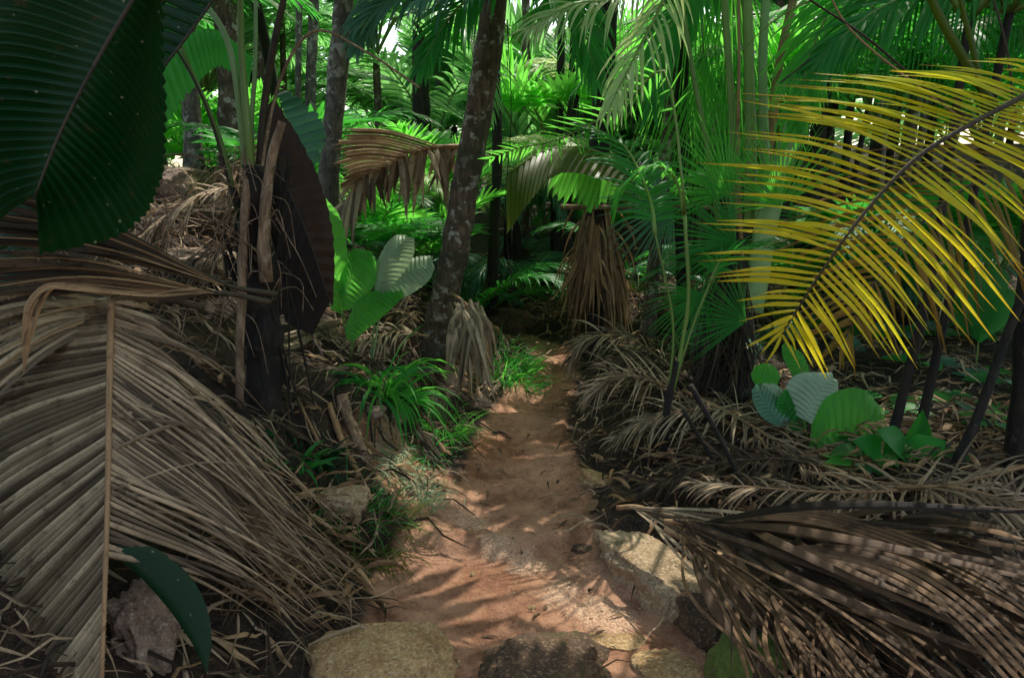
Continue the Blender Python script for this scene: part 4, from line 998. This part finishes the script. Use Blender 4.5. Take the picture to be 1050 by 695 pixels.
# long dark straps fanning over the lower right corner
def straps(label, roots, ends, n, Ya, Yb_, w, mat, bow=.1, jit=.03, name='dead_palm_frond', edge=None):
    t = thing(name, label, 'palm frond', W(*roots[0], Ya)); mb = MB(); e2 = MB()
    A = spline([W(x, y, Ya) for x, y in roots], 10); B = spline([W(x, y, Yb_) for x, y in ends], 20)
    for i in range(n):
        q = (i + R.random()) / n; a = at(A, R.random()) ; b = at(B, q) + V((R.gauss(0, jit), R.gauss(0, jit), R.gauss(0, jit)))
        m_ = (a + b) * .5 + V((R.gauss(0, jit), 0, bow * R.uniform(.6, 1.3)))
        pts = spline([a, m_, b], 14); pts = [V((p.x, p.y, max(p.z, H(p.x, p.y) + .015))) for p in pts]
        strip(mb, pts, lanceo(w * R.uniform(.5, 1.3), .4, .45), V((-.1, -.5, 1)), .45, twist=R.uniform(-.5, .5))
    mb.build('leaflets', mat, t)
    mb = MB(); tube(mb, spline([A[0] + V((-.02, .04, -.03)), A[5], A[-1]], 8), .012, .007, 6, rough=.3); mb.build('midrib', 'deadtan', t)
    return t
straps('dark glossy dry leaf straps sweeping from the sunlit rock to the lower right corner', [(690, 532), (790, 540), (900, 545)], [(1150, 540), (1150, 640), (1120, 700), (1050, 760), (900, 800)], 62, 2.3, 1.45, .016, 'deaddark', .05, .13)
straps('brown dry leaf straps lying over the dark ones in the lower right', [(735, 530), (840, 560)], [(1150, 600), (1130, 680), (1080, 740)], 10, 2.4, 1.4, .018, 'deadbrown', .10, .10)
straps('tan broken leaf straps dropping to the mossy stone', [(690, 540), (735, 570), (780, 600)], [(960, 760), (900, 760), (850, 740), (800, 700)], 30, 2.2, 1.35, .006, 'deadbrown', .04, .07)
straps('thin dry straps spread over the top of the sunlit rock', [(640, 518), (660, 520)], [(900, 560), (860, 600), (800, 620), (760, 640)], 26, 2.55, 2.0, .007, 'deadgrey', .05)
straps('grey dry straps hidden under the tan ones at the bottom right', [(770, 600), (900, 620)], [(1000, 800), (940, 790), (880, 760)], 40, 1.9, 1.25, .008, 'deadbrown', .03, .08)
for lab, P_, wd, mt in (('long arching half-green leaf crossing the lower right corner', [(752, 530, 2.2), (830, 528, 2.05), (930, 556, 1.8), (1040, 610, 1.5), (1120, 680, 1.35)], .040, 'deadbrown'),
                        ('wide brown leaf with fine grain below the long arching leaf', [(810, 560, 1.9), (900, 575, 1.72), (980, 620, 1.52), (1080, 720, 1.25)], .055, 'deadbrown'),
                        ('dark leaf sheet drooping at the right border above the corner', [(925, 530, 2.3), (970, 530, 2.2), (1030, 560, 2.0), (1100, 630, 1.8)], .07, 'deaddark'),
                        ('slim olive-edged leaf running down the lower right corner', [(800, 590, 1.95), (880, 620, 1.8), (960, 680, 1.6), (1030, 760, 1.4)], .020, 'dead'),
                        ('orange broken stalk crossing the tan straps', [(732, 548, 2.25), (765, 585, 2.05), (800, 640, 1.85), (822, 668, 1.78)], .016, 'deadtan'),
                        ('short snapped stalk lying across the orange one', [(768, 600, 1.95), (795, 585, 1.95), (822, 580, 1.98)], .008, 'deadtan')):
    mb = MB(); pts = spline([W(*p) for p in P_], 24); pts = [V((p.x, p.y, max(p.z, H(p.x, p.y) + .02))) for p in pts]
    nn = 5 if wd > .03 else 1
    for k in range(nn):
        o_ = (k - (nn - 1) / 2) * wd * 2 / nn
        T = (pts[-1] - pts[0]).normalized(); S = T.cross(V((-.1, -.5, 1))).normalized()
        strip(mb, [p + S * (o_ * math.sin(min(1, (j / 24) * 4) * math.pi / 2)) for j, p in enumerate(pts)], lambda q: wd / nn * 1.02 * (min(1, q * 5 + .2)) * (1 - .5 * q), V((-.1, -.5, 1)), .4)
    solo(mb, 'fallen_leaf', mt, lab, 'dry leaf')
# dark crossing stems in the heap
for lab, a, b, r in (('black bare stalk slanting down through the heap below the stout palm', (708, 395), (770, 515), .013), ('second black stalk slanting beside the first in the heap', (700, 420), (745, 500), .010)):
    ga = G(*b); mb = MB(); tube(mb, spline([W(*a, ga.y + .05), W((a[0] + b[0]) / 2 + 3, (a[1] + b[1]) / 2 + 2, ga.y + .03), ga], 10), r, r * .8, 7, rough=.3); solo(mb, 'fallen_stalk', 'trunkdark', lab, 'dry stalk')

# ================================================================== GRASS AND STRAPPY PLANTS, LEFT
def tuft(label, c, n, L, w, mat='bright', spread=.8, droop=1.6, name='grass_tuft', cat='grass tuft', rr=.04, bias=V((0, 0, 0)), group=None):
    mb = MB()
    for i in range(n):
        a = R.random() * 6.283; d = V((math.cos(a) * spread, math.sin(a) * spread, 1)) * 1.0 + bias
        rr_ = rr * math.sqrt(R.random()); x, y = c.x + math.cos(a) * rr_, c.y + math.sin(a) * rr_
        leaflet(mb, V((x, y, H(x, y) - .01)), d + V((R.gauss(0, .3), R.gauss(0, .3), 0)), V((math.cos(a), math.sin(a), .7)), L * R.uniform(.5, 1.1), w * R.uniform(.6, 1.2), droop * R.uniform(.6, 1.6), 7, .35)
    return solo(mb, name, mat, label, cat, group)
tuft('arching strap-leaved green plant on the left bank in front of the leaning trunk', G(400, 405), 46, .55, .011, 'bright', .7, 2.6, 'strap_leaf_plant', 'plant', .08, V((.5, -.2, 0)))
tuft('darker strap leaves behind the arching green plant', G(385, 400), 30, .5, .012, 'green', .8, 2.3, 'strap_leaf_plant', 'plant', .08)
tuft('vivid green grass tuft beside the path under the strap leaves', G(455, 440), 90, .30, .0045, 'bright', .9, 1.6, rr=.12)
tuft('small dark grass tuft at the inner edge of the bend', G(440, 465), 60, .24, .004, 'green', .9, 1.6, rr=.1)
tuft('long thin grass tuft overhanging the near left path edge', G(385, 545), 120, .34, .0028, 'olive', 1.0, 2.2, rr=.14)
tuft('fine green grass around the patchy stone', G(365, 520), 90, .28, .003, 'green', 1.0, 1.8, rr=.14)
tuft('grass tuft on the near left corner of the path', G(372, 580), 70, .24, .0028, 'olive', 1.0, 2.0, rr=.1)
tuft('soft green grass bank beside the far path', G(520, 385), 160, .32, .006, 'bright', .9, 1.4, rr=.22)
tuft('taller grass tuft at the far left bend of the path', G(512, 370), 120, .36, .006, 'green', .9, 1.4, rr=.2)
tuft('grass fringe lining the lower edge of the far path bank', G(535, 395), 90, .2, .005, 'green', .9, 1.4, rr=.16)
tuft('small fern-like tuft under the fallen stalks', G(325, 475), 50, .22, .010, 'deep', .9, 1.8, rr=.08)
tuft('dark weed tuft on the slope under the dry frond', G(300, 470), 40, .2, .011, 'green', .9, 1.8, rr=.1)
tuft('olive grass wisps between the fallen stalks and the path', G(415, 500), 60, .22, .003, 'pale', 1.1, 2.0, rr=.15)
def sp(n, u, v, Y): return W(u, v, Y)
mb = MB(); rb_ = spline([W(117, 562, 1.72), W(150, 575, 1.72), W(185, 610, 1.70), W(205, 650, 1.66), W(212, 690, 1.62)], 16)
strip(mb, rb_, lanceo(.045, .4, .45), V((.3, -1, .6)), .3, tone=.6); 
solo(mb, 'fallen_leaf', 'deep', 'glossy dark green leaf poking out under the giant dry frond', 'leaf')
mb = MB(); strip(mb, spline([W(152, 452, 2.1), W(175, 462, 2.05), W(205, 480, 2.0)], 10), lanceo(.022), V((0, -1, .6)), .3)
solo(mb, 'fallen_leaf', 'deep', 'small dark green leaf caught on the right half of the giant dry frond', 'leaf')

# ================================================================== ROCKS
def rk(mat, lab, px, py, sz, seed, lift=0, rz=0, **kw):
    g = G(px, py); return rock('rock', mat, lab, g + V((0, 0, lift)), sz, seed, rz, **kw)
rk('rock', 'flat-topped tan granite rock at the bottom edge left of centre', 388, 694, (.25, .20, .17), 1, -.03, flat=.7, freq=.9)
rk('rockdark', 'rough dark brown rock at the bottom edge beside the tan one', 565, 694, (.24, .17, .13), 2, -.02, flat=.6, freq=1.0)
rk('rockmoss', 'rounded green mossy stone at the bottom below the tan straps', 765, 694, (.12, .11, .19), 3, .0)
rk('rockpatch', 'long pale rock with sunlit patches on the right path edge', 675, 598, (.145, .33, .165), 4, -.02, rz=rad(32), flat=.7, freq=1.0)
rk('rockdark', 'dark broken rock tucked behind the long sunlit rock', 735, 640, (.14, .2, .15), 5, 0, rz=.4)
rk('rock', 'small tan stone at the right path edge under the heap', 612, 494, (.10, .08, .06), 6, .0, tilt=(0, .3))
rk('rockpale', 'pale eroded rock showing under the giant dry frond at bottom left', 150, 668, (.085, .10, .22), 7, .0, freq=2.2, flat=.8)
rk('rockpatch', 'grey lichen-patterned stone in the grass left of the path', 352, 522, (.11, .09, .09), 8, .03)
rk('rockpale', 'small round pinkish stone on the left bank behind the log', 385, 425, (.06, .05, .04), 9, .02)
rk('rockpale', 'pinkish stone next to the strap-leaved plant', 408, 432, (.05, .05, .04), 10, .02)
rk('rockdark', 'grey boulder behind the grass where the path bends', 518, 336, (.24, .3, .22), 11, .05, rz=.4)
rk('rockpale', 'big pinkish boulder on the left hillside behind the roots', 180, 268, (.36, .3, .15), 12, -.02)
rk('rockpale', 'upper pinkish boulder on the left hillside beside the green leaf', 178, 195, (.22, .3, .26), 13, .0)
rk('rockdark', 'shaded grey boulder on the left hillside below the stalks', 225, 230, (.25, .3, .2), 14, .0)
rk('rock', 'low brown stone step near the bottom right of the path', 690, 690, (.14, .12, .07), 15, -.03)
rk('rockdark', 'flat stone set into the path step', 600, 560, (.07, .05, .03), 16, -.01)
rk('rock', 'half buried tan stone above the bottom dark rock', 640, 655, (.12, .06, .04), 17, -.02)

# pebbles on the path: counted things but tiny ones read as gravel
mb = MB()
for i in range(900):
    y = R.uniform(1.6, 6.5); l, r = edges(y); x = R.uniform(l, r) if R.random() < .5 else R.choice([l, r]) + R.gauss(0, .08); s = R.uniform(.003, .009) * (1 + (R.random() < .06) * 1.5)
    c = on(x, y, s * .2); k = len(mb.v)
    for d in ((1, 0, 0), (0, 1, 0), (-1, 0, 0), (0, -1, 0), (0, 0, .7), (0, 0, -1)):
        mb.add(c + V(d) * s * R.uniform(.7, 1.2), d[0], d[1], R.random())
    for f in ((0, 1, 4), (1, 2, 4), (2, 3, 4), (3, 0, 4), (1, 0, 5), (2, 1, 5), (3, 2, 5), (0, 3, 5)): mb.f.append(tuple(k + q for q in f))
o = mb.build('gravel', 'rock', smooth=False); tag(o, 'fine gravel scattered over the red earth path', 'gravel', kind='stuff')

# ================================================================== LITTER
def litter(n, area, Lr, w, mat, label, name='leaf_litter', pathp=.02, stack=.05, curl=.5):
    mb = MB()
    for i in range(n):
        for _ in range(8):
            x, y = R.uniform(area[0], area[1]), area[2] + (area[3] - area[2]) * R.random() ** 1.3
            l, r = edges(y)
            if (x < l - .02 or x > r + .02) or R.random() < pathp: break
        a = R.random() * 6.283; L = R.uniform(*Lr); z0 = R.random() * stack * (1 if (x < l or x > r) else .05)
        d = V((math.cos(a), math.sin(a), R.uniform(-.05, .3))); p = on(x, y, .008 + z0); pts = [p]
        seg = 5
        bend = R.gauss(0, curl)
        for k in range(seg):
            a += bend / seg; p = p + V((math.cos(a), math.sin(a), 0)) * (L / seg)
            hz = H(p.x, p.y) + .008 + z0 + L * .18 * math.sin(math.pi * (k + 1) / seg) * R.random()
            p.z = hz; pts.append(p.copy())
        strip(mb, pts, lanceo(w * R.uniform(.5, 1.4), .4, .4), V((R.gauss(0, .5), R.gauss(0, .5), 1)), .4, twist=R.uniform(-2, 2))
    o = mb.build(name, mat); return tag(o, label, 'leaf litter', kind='stuff')
litter(5200, (-4, 5, 1.4, 9), (.08, .34), .006, 'dead', 'dry brown leaflets strewn over the forest floor', pathp=.012)
litter(3800, (-4, 5, 1.4, 9), (.08, .4), .007, 'deaddark', 'dark rotting leaflets strewn over the forest floor', pathp=.01)
litter(1500, (-4, 5, 1.4, 9), (.05, .25), .009, 'deadtan', 'pale tan leaf scraps strewn over the forest floor', pathp=.02)
litter(900, (-5, 7, 2.5, 12), (.05, .16), .02, 'deadtan', 'pinkish dead leaves lying on the slopes', pathp=.0)
mb = MB()
for i in range(150):
    y = R.uniform(1.7, 6.6); l, r = edges(y); x = R.uniform(l, r); a = R.random() * 6.28; L_ = R.uniform(.02, .09)
    d = V((math.cos(a), math.sin(a), 0)); p = on(x, y, .006); strip(mb, spline([p, p + d * L_ * .5 + V((R.gauss(0, .008), 0, R.uniform(.003, .012))), on(p.x + d.x * L_, p.y + d.y * L_, .005)], 5), lanceo(R.uniform(.002, .007)), V((R.gauss(0, .3), R.gauss(0, .3), 1)), .4)
tag(mb.build('leaf_litter', 'deadbrown'), 'small brown leaf scraps on the red earth path', 'leaf litter', kind='stuff')
for lab, x0, x1, y0, y1, n_ in (('curled dry scraps caught on the right dry heap', 640, 1040, 420, 560, 260), ('curled dry scraps lying at the foot of the giant dry frond', 230, 380, 500, 640, 160)):
    mb = MB()
    for i in range(n_):
        g = G(R.uniform(x0, x1), R.uniform(y0, y1)); a = R.random() * 6.28; d = V((math.cos(a), math.sin(a), R.uniform(0, .6)))
        leaflet(mb, g + V((0, 0, R.uniform(.02, .10))), d, V((R.gauss(0, .6), R.gauss(0, .6), 1)), R.uniform(.05, .28), R.uniform(.004, .012), R.uniform(.3, 2), 6, .5, twist=R.uniform(-3, 3))
    tag(mb.build('leaf_litter', 'deadtan'), lab, 'leaf litter', kind='stuff')
# grass in the sun patch, its blades coloured pale as if sunlit
mb = MB()
for i in range(420):
    q = R.random(); g = G(385 + q * 60 + R.gauss(0, 12), 455 + q * 62 + R.gauss(0, 8)); a = R.random() * 6.28
    leaflet(mb, g + V((0, 0, .01)), V((math.cos(a), math.sin(a), R.uniform(.2, .9))), V((0, 0, 1)), R.uniform(.04, .13), .003, 1.5, 5, .3)
o = mb.build('sunlit_grass', 'pale'); tag(o, 'grass coloured pale as if sunlit, in the sun patch left of the path', 'grass', kind='stuff')
# twigs on path
for lab, P_ in (('thin dark twig lying at the left edge of the far path', [(478, 430), (495, 438), (510, 448)]), ('small twig on the red earth near the first bend', [(505, 445), (515, 446), (524, 452)])):
    mb = MB(); tube(mb, spline([G(*p) + V((0, 0, .012)) for p in P_], 8), .008, .004, 5, rough=.4); solo(mb, 'twig', 'trunkdark', lab, 'twig')

# ================================================================== MIDDLE GROUND FILL
def rs(lab, px, py, keys, nf, s, Y=None, **kw):
    Yv = Y or G(px, py).y; p = W(px, py, Yv); p.z = H(p.x, p.y)
    return rosette('understory_palm', lab, 'palm', p, keys, nf, s, **kw)
rs('weeping blue-green palm beyond the boulder at the path bend', 540, 300, ['weep'], 14, .9, Y=7.4)
rs('second weeping palm left of the black trunks', 520, 260, ['weep'], 12, 1.1, Y=8.8, h=.6)
rs('feathery palm behind the leaning trunk foot', 475, 280, ['weep', 'arch'], 12, .8, Y=6.6)
rs('bright bush palm between the slender grey trunk and the leaning trunk', 425, 240, ['fanb', 'stiff'], 12, .9, Y=6.8, h=.3)
rs('upright sunlit palm rising behind the arched brown frond', 440, 200, ['stiff'], 14, .75, Y=7.6, h=1.0)
rs('small fan palm under the arched brown frond', 405, 260, ['fanblue', 'fan'], 11, .8, Y=5.9)
rs('leafy palm on the slope behind the red-brown leaf', 300, 200, ['fan', 'arch'], 12, .9, Y=6.0, h=.3)
rs('green palm right of the dry cone', 655, 300, ['arch', 'fanblue'], 12, .7, Y=6.9)
rs('sunlit palm above the arching olive leaf', 570, 150, ['stiff', 'fanb'], 14, 1.1, Y=8.6, h=1.4)
rs('shaded palm behind the stout palm base', 800, 330, ['arch', 'fan'], 13, .8, Y=5.8)
rs('green palm seen through the yellow frond', 870, 300, ['arch2', 'fan'], 13, .9, Y=5.4, h=.3)
rs('feathery palm behind the thin leaning stems', 940, 280, ['arch', 'weep'], 13, .9, Y=5.6, h=.2)
rs('fan palm near the right border behind the stems', 1020, 260, ['fan', 'fanb'], 12, 1.0, Y=5.2, h=.3)
rs('tall arching palm in the upper right background', 900, 150, ['arch2'], 14, 1.2, Y=6.8, h=1.5)
rs('arching palm at the right border background', 1010, 140, ['arch2', 'stiff'], 14, 1.2, Y=6.2, h=1.3)
rs('dense palm behind the green stalks of the stout palm', 790, 160, ['arch2', 'fanb'], 14, 1.1, Y=6.6, h=1.4)
rs('palm at upper left behind the brown trunk', 215, 120, ['stiff', 'fanb'], 14, 1.0, Y=8.0, h=.6)
rs('hillside palm behind the huge dark leaf', 120, 150, ['arch2'], 13, 1.1, Y=6.4, h=.4)
rs('leafy palm between the brown trunk and the grey trunk', 290, 110, ['fan', 'stiff'], 14, .9, Y=7.6, h=.6)
rs('low palm on the slope left of the grey trunk', 375, 230, ['fanblue', 'arch'], 12, .7, Y=6.2)
rs('palm filling the gap left of the dry cone', 545, 330, ['weep'], 10, .6, Y=9.5)
rs('palm in the gap right of the black trunks', 625, 260, ['arch', 'fanb'], 13, .9, Y=8.4, h=.3)
rs('small fern-like palm by the right heap', 760, 380, ['weep'], 10, .5, Y=4.9)

rs('pale leaved palm glimpsed behind the yellow frond tips', 820, 330, ['palestiff', 'fanblue'], 12, .6, Y=6.2)
rs('pale sunlit palm between the thin leaning stems', 960, 330, ['palestiff', 'weep'], 12, .6, Y=6.0)
rs('pale arching palm right of the leaning lichen trunk', 530, 220, ['palearch'], 12, .9, Y=8.2, h=.8)
rs('pale feathery palm left of the leaning lichen trunk', 400, 190, ['palearch', 'palestiff'], 12, .8, Y=7.4, h=.9)
rs('pale grey-green palm in the gap behind the slender grey trunk', 320, 170, ['palestiff'], 12, .8, Y=8.2, h=.7)
rs('sunlit pale palm above the dry cone', 620, 160, ['palearch', 'fanb'], 12, .9, Y=9.2, h=1.8)
rs('pale palm high between the stout palm stalks and the yellow frond', 850, 120, ['palearch', 'stiff'], 12, .9, Y=8.4, h=2.0)
# loose roots and twigs on the hillside
t = thing('tangled_roots', 'tangle of pale curling roots on the hillside left of the rooty palm', 'roots', G(205, 300))
mb = MB()
for i in range(170):
    a = G(R.uniform(150, 250), R.uniform(170, 330)) + V((0, -.05, R.uniform(.0, .2))); d = V((R.gauss(0, 1), R.gauss(0, .4), R.uniform(-.6, .9)))
    e = a + d * R.uniform(.06, .28); e.z = max(e.z, H(e.x, e.y))
    tube(mb, spline([a, (a + e) * .5 + V((R.gauss(0, .08), R.gauss(0, .05), R.uniform(-.05, .14))), e], 10), R.uniform(.002, .007), .0015, 4, cap=False)
mb.build('root_strands', 'log', t)['kind'] = 'stuff'
# thin hanging twigs and vines
for lab, P_ in (('thin vine hanging beside the pale hillside boulders', [(150, 60), (158, 150), (172, 230), (165, 300)]), ('bare curved twig in front of the hillside boulders', [(130, 185), (150, 165), (185, 158), (215, 165)]),
                ('thin dark creeper hanging behind the leaning trunk', [(520, 20), (524, 120), (518, 220), (526, 300)]), ('dark creeper hanging between the green ribbons', [(640, 60), (652, 160), (648, 240), (655, 300)]),
                ('fallen branch slung across between the trunks right of the arching leaf', [(575, 212), (630, 213), (690, 211), (740, 214)])):
    mb = MB(); Yq = 3.2 if P_[0][0] < 400 else (5.6 if P_[0][0] == 575 else 5.0); r_ = .022 if P_[0][0] == 575 else .004
    tube(mb, spline([W(x, y, Yq) for x, y in P_], 20), r_, r_ * .7, 6, rough=.4); solo(mb, 'vine' if r_ < .01 else 'fallen_branch', 'log' if P_[0][0] < 400 or r_ > .01 else 'trunkdark', lab, 'vine' if r_ < .01 else 'branch')
# background ring of palms and trunks
LBL = ['palm in the distant green wall of foliage']
k = 0
for i in range(84):
    Y = R.uniform(10, 19); x = R.uniform(-.85, .85) * Y
    h = R.choice([0, .8, 1.5, 2.2, 3.0]) * R.uniform(.8, 1.3)
    if abs(x / Y - .15) < .14 and h > 1: h = .5
    p = on(x, Y); rosette('background_palm', LBL[0], 'palm', p, R.choice([['far'], ['farstiff'], ['far', 'farstiff'], ['stiff', 'far']]), R.randint(10, 14), R.uniform(.9, 1.4), h=h, r=.07, trunkmat=R.choice(['trunk', 'trunkgrey', 'trunkdark']), group='palms in the distant foliage')
for i in range(46):
    Y = R.uniform(9, 18); x = R.uniform(-.8, .8) * Y; x += .2 * Y if abs(x / Y - .16) < .06 else 0; p = on(x, Y); mb = MB(); hh = R.uniform(6, 8) if Y > 13 else 7.5
    tube(mb, spline([p - V((0, 0, .2)), p + V((R.gauss(0, .15), 0, hh / 2)), p + V((R.gauss(0, .5), 0, hh))], 14), R.uniform(.04, .09), .04, 8, rough=.2)
    t = thing('background_palm', 'bare slender trunk in the distant foliage', 'palm', p, 'slender trunks in the distant foliage')
    mb.build('trunk', R.choice(['trunkgrey', 'trunkgrey', 'trunkdark', 'trunk']), t)
    for q in range(6 if Y > 13 else 0): put(t, R.choice(['far', 'arch2']), q * 1.05 + R.random(), R.uniform(-10, 10), 1.0, V(mb.v[-4]) - p)
# far wood as one mass
mb = MB()
for i in range(1100):
    a = R.uniform(-1.15, 1.15); d = R.uniform(20, 36); x, y = math.sin(a) * d, math.cos(a) * d; z = H(x, y) + R.random() ** 1.5 * 11
    c = V((x, y, z)); az = R.random() * 6.28
    q_ = c - CAM; f_ = q_.y * CP - q_.z * SP
    if math.hypot(q_.x / f_ - .18, (q_.y * SP + q_.z * CP) / f_ - .50) < .11: continue      # the opening in the wood where the sky glares through
    pts = arch(c, az, rad(R.uniform(0, 60)), R.uniform(1.8, 3), rad(90), 5)
    pinnate(mb, pts, V((0, 0, 1)), 11, 1.0, .09, (70, 25), .6, .1, seg=3)
o = mb.build('far_forest', 'far'); tag(o, 'distant mass of sunlit jungle foliage closing the view', 'forest', kind='stuff')

# ================================================================== OVERHEAD PALMS ADDED FOR SHADE (trunks stand in the wood; crowns above the frame)
for i, (x, y, hh) in enumerate(((-2.9, 6.4, 5.0), (-1.2, 8.6, 6.6), (.9, 7.2, 5.6), (2.6, 6.2, 5.2), (4.2, 7.6, 6.2), (-4.6, 8.0, 6.4), (3.2, 4.4, 4.6), (-2.4, 4.6, 5.2), (1.2, 9.8, 7.4), (-1.0, 5.6, 5.2), (4.6, 5.0, 5.4))):
    p = on(x, y)
    t = thing('shade_palm', ['added tall palm whose crown shades the left bank', 'added tall shade palm behind the path end with its crown above view', 'added tall palm shading the path from above', 'added tall shade palm rising through the right understory', 'added tall shade palm far right with crown above view', 'added tall shade palm on the upper left hillside', 'added thin tall palm close on the right shading the heap', 'added tall shade palm on the left bank behind the dark leaf', 'added tallest shade palm standing behind the black trunks', 'added thin shade palm rising between the left bank and the path', 'added tall shade palm outside the right border'][i], 'palm', p)
    if i in (0, 1, 3, 4, 5, 8, 10): trunkmesh(t, [p, p + V((.1, 0, hh * .5)), p + V((.05, 0, hh))], .07, .06, R.choice(['trunk', 'trunkdark', 'trunkgrey']))
    else:
        q = p + V((.0, 3.2, 0)); q.z = H(q.x, q.y); trunkmesh(t, [q, q + V((0, -.8, hh * .5)), p + V((0, 0, hh))], .05, .045, 'trunkdark')
    crown(t, p + V((.05 if i in (0, 1, 3, 4, 5, 8, 10) else 0, 0, hh)), 13, 2.6, dens=38, LL=.8, w=.045, el=(0, 60), sag=70, az0=R.random())

def overhead(label, home, fans):  # palm added out of view, its leaves set on sun lines to shade the path
    b = on(*home); t = thing('shade_fan_palm', label, 'palm', b); top = b + V((0, 0, 2.9))
    trunkmesh(t, [b, b + V((.03, .03, 1.4)), top], .09, .08, 'trunkdark')
    for gx, gy, z, Rr, ax in fans:
        hub = V((gx, gy, .05)) + SUN * ((z - .05) / SUN.z); a = V((ax[0], ax[1], -.03))
        fanleaf(t, spline([top, (top + hub) * .5 + V((0, 0, .35)), hub], 10), Rr, 'green', axis=a, N_=V((0, 0, 1)), spread=168, n=44, full=.80, droop=.10, r0=.016)
overhead('added broad fan leaved palm outside the left border, its leaves shading the path', (-3.3, 2.6), [(-.95, 1.98, 3.2, 1.14, (1, .5)), (-1.15, 3.25, 3.6, .55, (1, .2)), (-1.75, 2.9, 3.5, .95, (1, 0)), (-2.0, 1.7, 3.4, 1.0, (1, 0)), (.02, 1.38, 3.0, .80, (.3, 1)), (-1.0, 1.0, 3.3, .9, (1, 0))])
overhead('added broad fan leaved palm outside the right border, its leaves shading the path', (3.6, 4.0), [(.80, 3.70, 3.9, 1.22, (-1, -.8)), (1.55, 2.55, 3.4, .75, (-1, 0)), (1.08, 2.0, 3.3, .68, (-1, 0)), (2.5, 2.6, 3.5, .95, (-1, 0))])
# ------------------------------------------------------------------ world, sun, render settings
w = bpy.data.worlds.new('World'); scene.world = w; w.use_nodes = True
nt = w.node_tree; nt.nodes.clear()
sky = nt.nodes.new('ShaderNodeTexSky'); sky.sky_type = 'NISHITA'; sky.sun_disc = False
sky.sun_elevation = SUN_EL; sky.sun_rotation = SUN_AZ; sky.dust_density = 2.5; sky.air_density = 1.0
bg = nt.nodes.new('ShaderNodeBackground'); bg.inputs[1].default_value = .15
out = nt.nodes.new('ShaderNodeOutputWorld'); hz = nt.nodes.new('ShaderNodeMix'); hz.data_type = 'RGBA'; hz.blend_type = 'MULTIPLY'; hz.inputs[0].default_value = 1
hz.inputs[7].default_value = (2.8, 2.5, 2.05, 1)      # warms the sky and makes its light stronger
nt.links.new(sky.outputs[0], hz.inputs[6]); nt.links.new(hz.outputs[2], bg.inputs[0]); nt.links.new(bg.outputs[0], out.inputs[0])
sd = bpy.data.lights.new('sun', 'SUN'); sd.energy = 5; sd.angle = rad(.5); sd.color = (1, .95, .86)
so = bpy.data.objects.new('sun', sd); COL.objects.link(so); so.rotation_euler = SUN.to_track_quat('Z', 'Y').to_euler()
scene.view_settings.view_transform = 'Standard'; scene.view_settings.look = 'None'; scene.view_settings.exposure = 0
scene.cycles.use_denoising = True; scene.cycles.max_bounces = 7; scene.cycles.diffuse_bounces = 4; scene.cycles.transmission_bounces = 4
scene.cycles.sample_clamp_indirect = 6
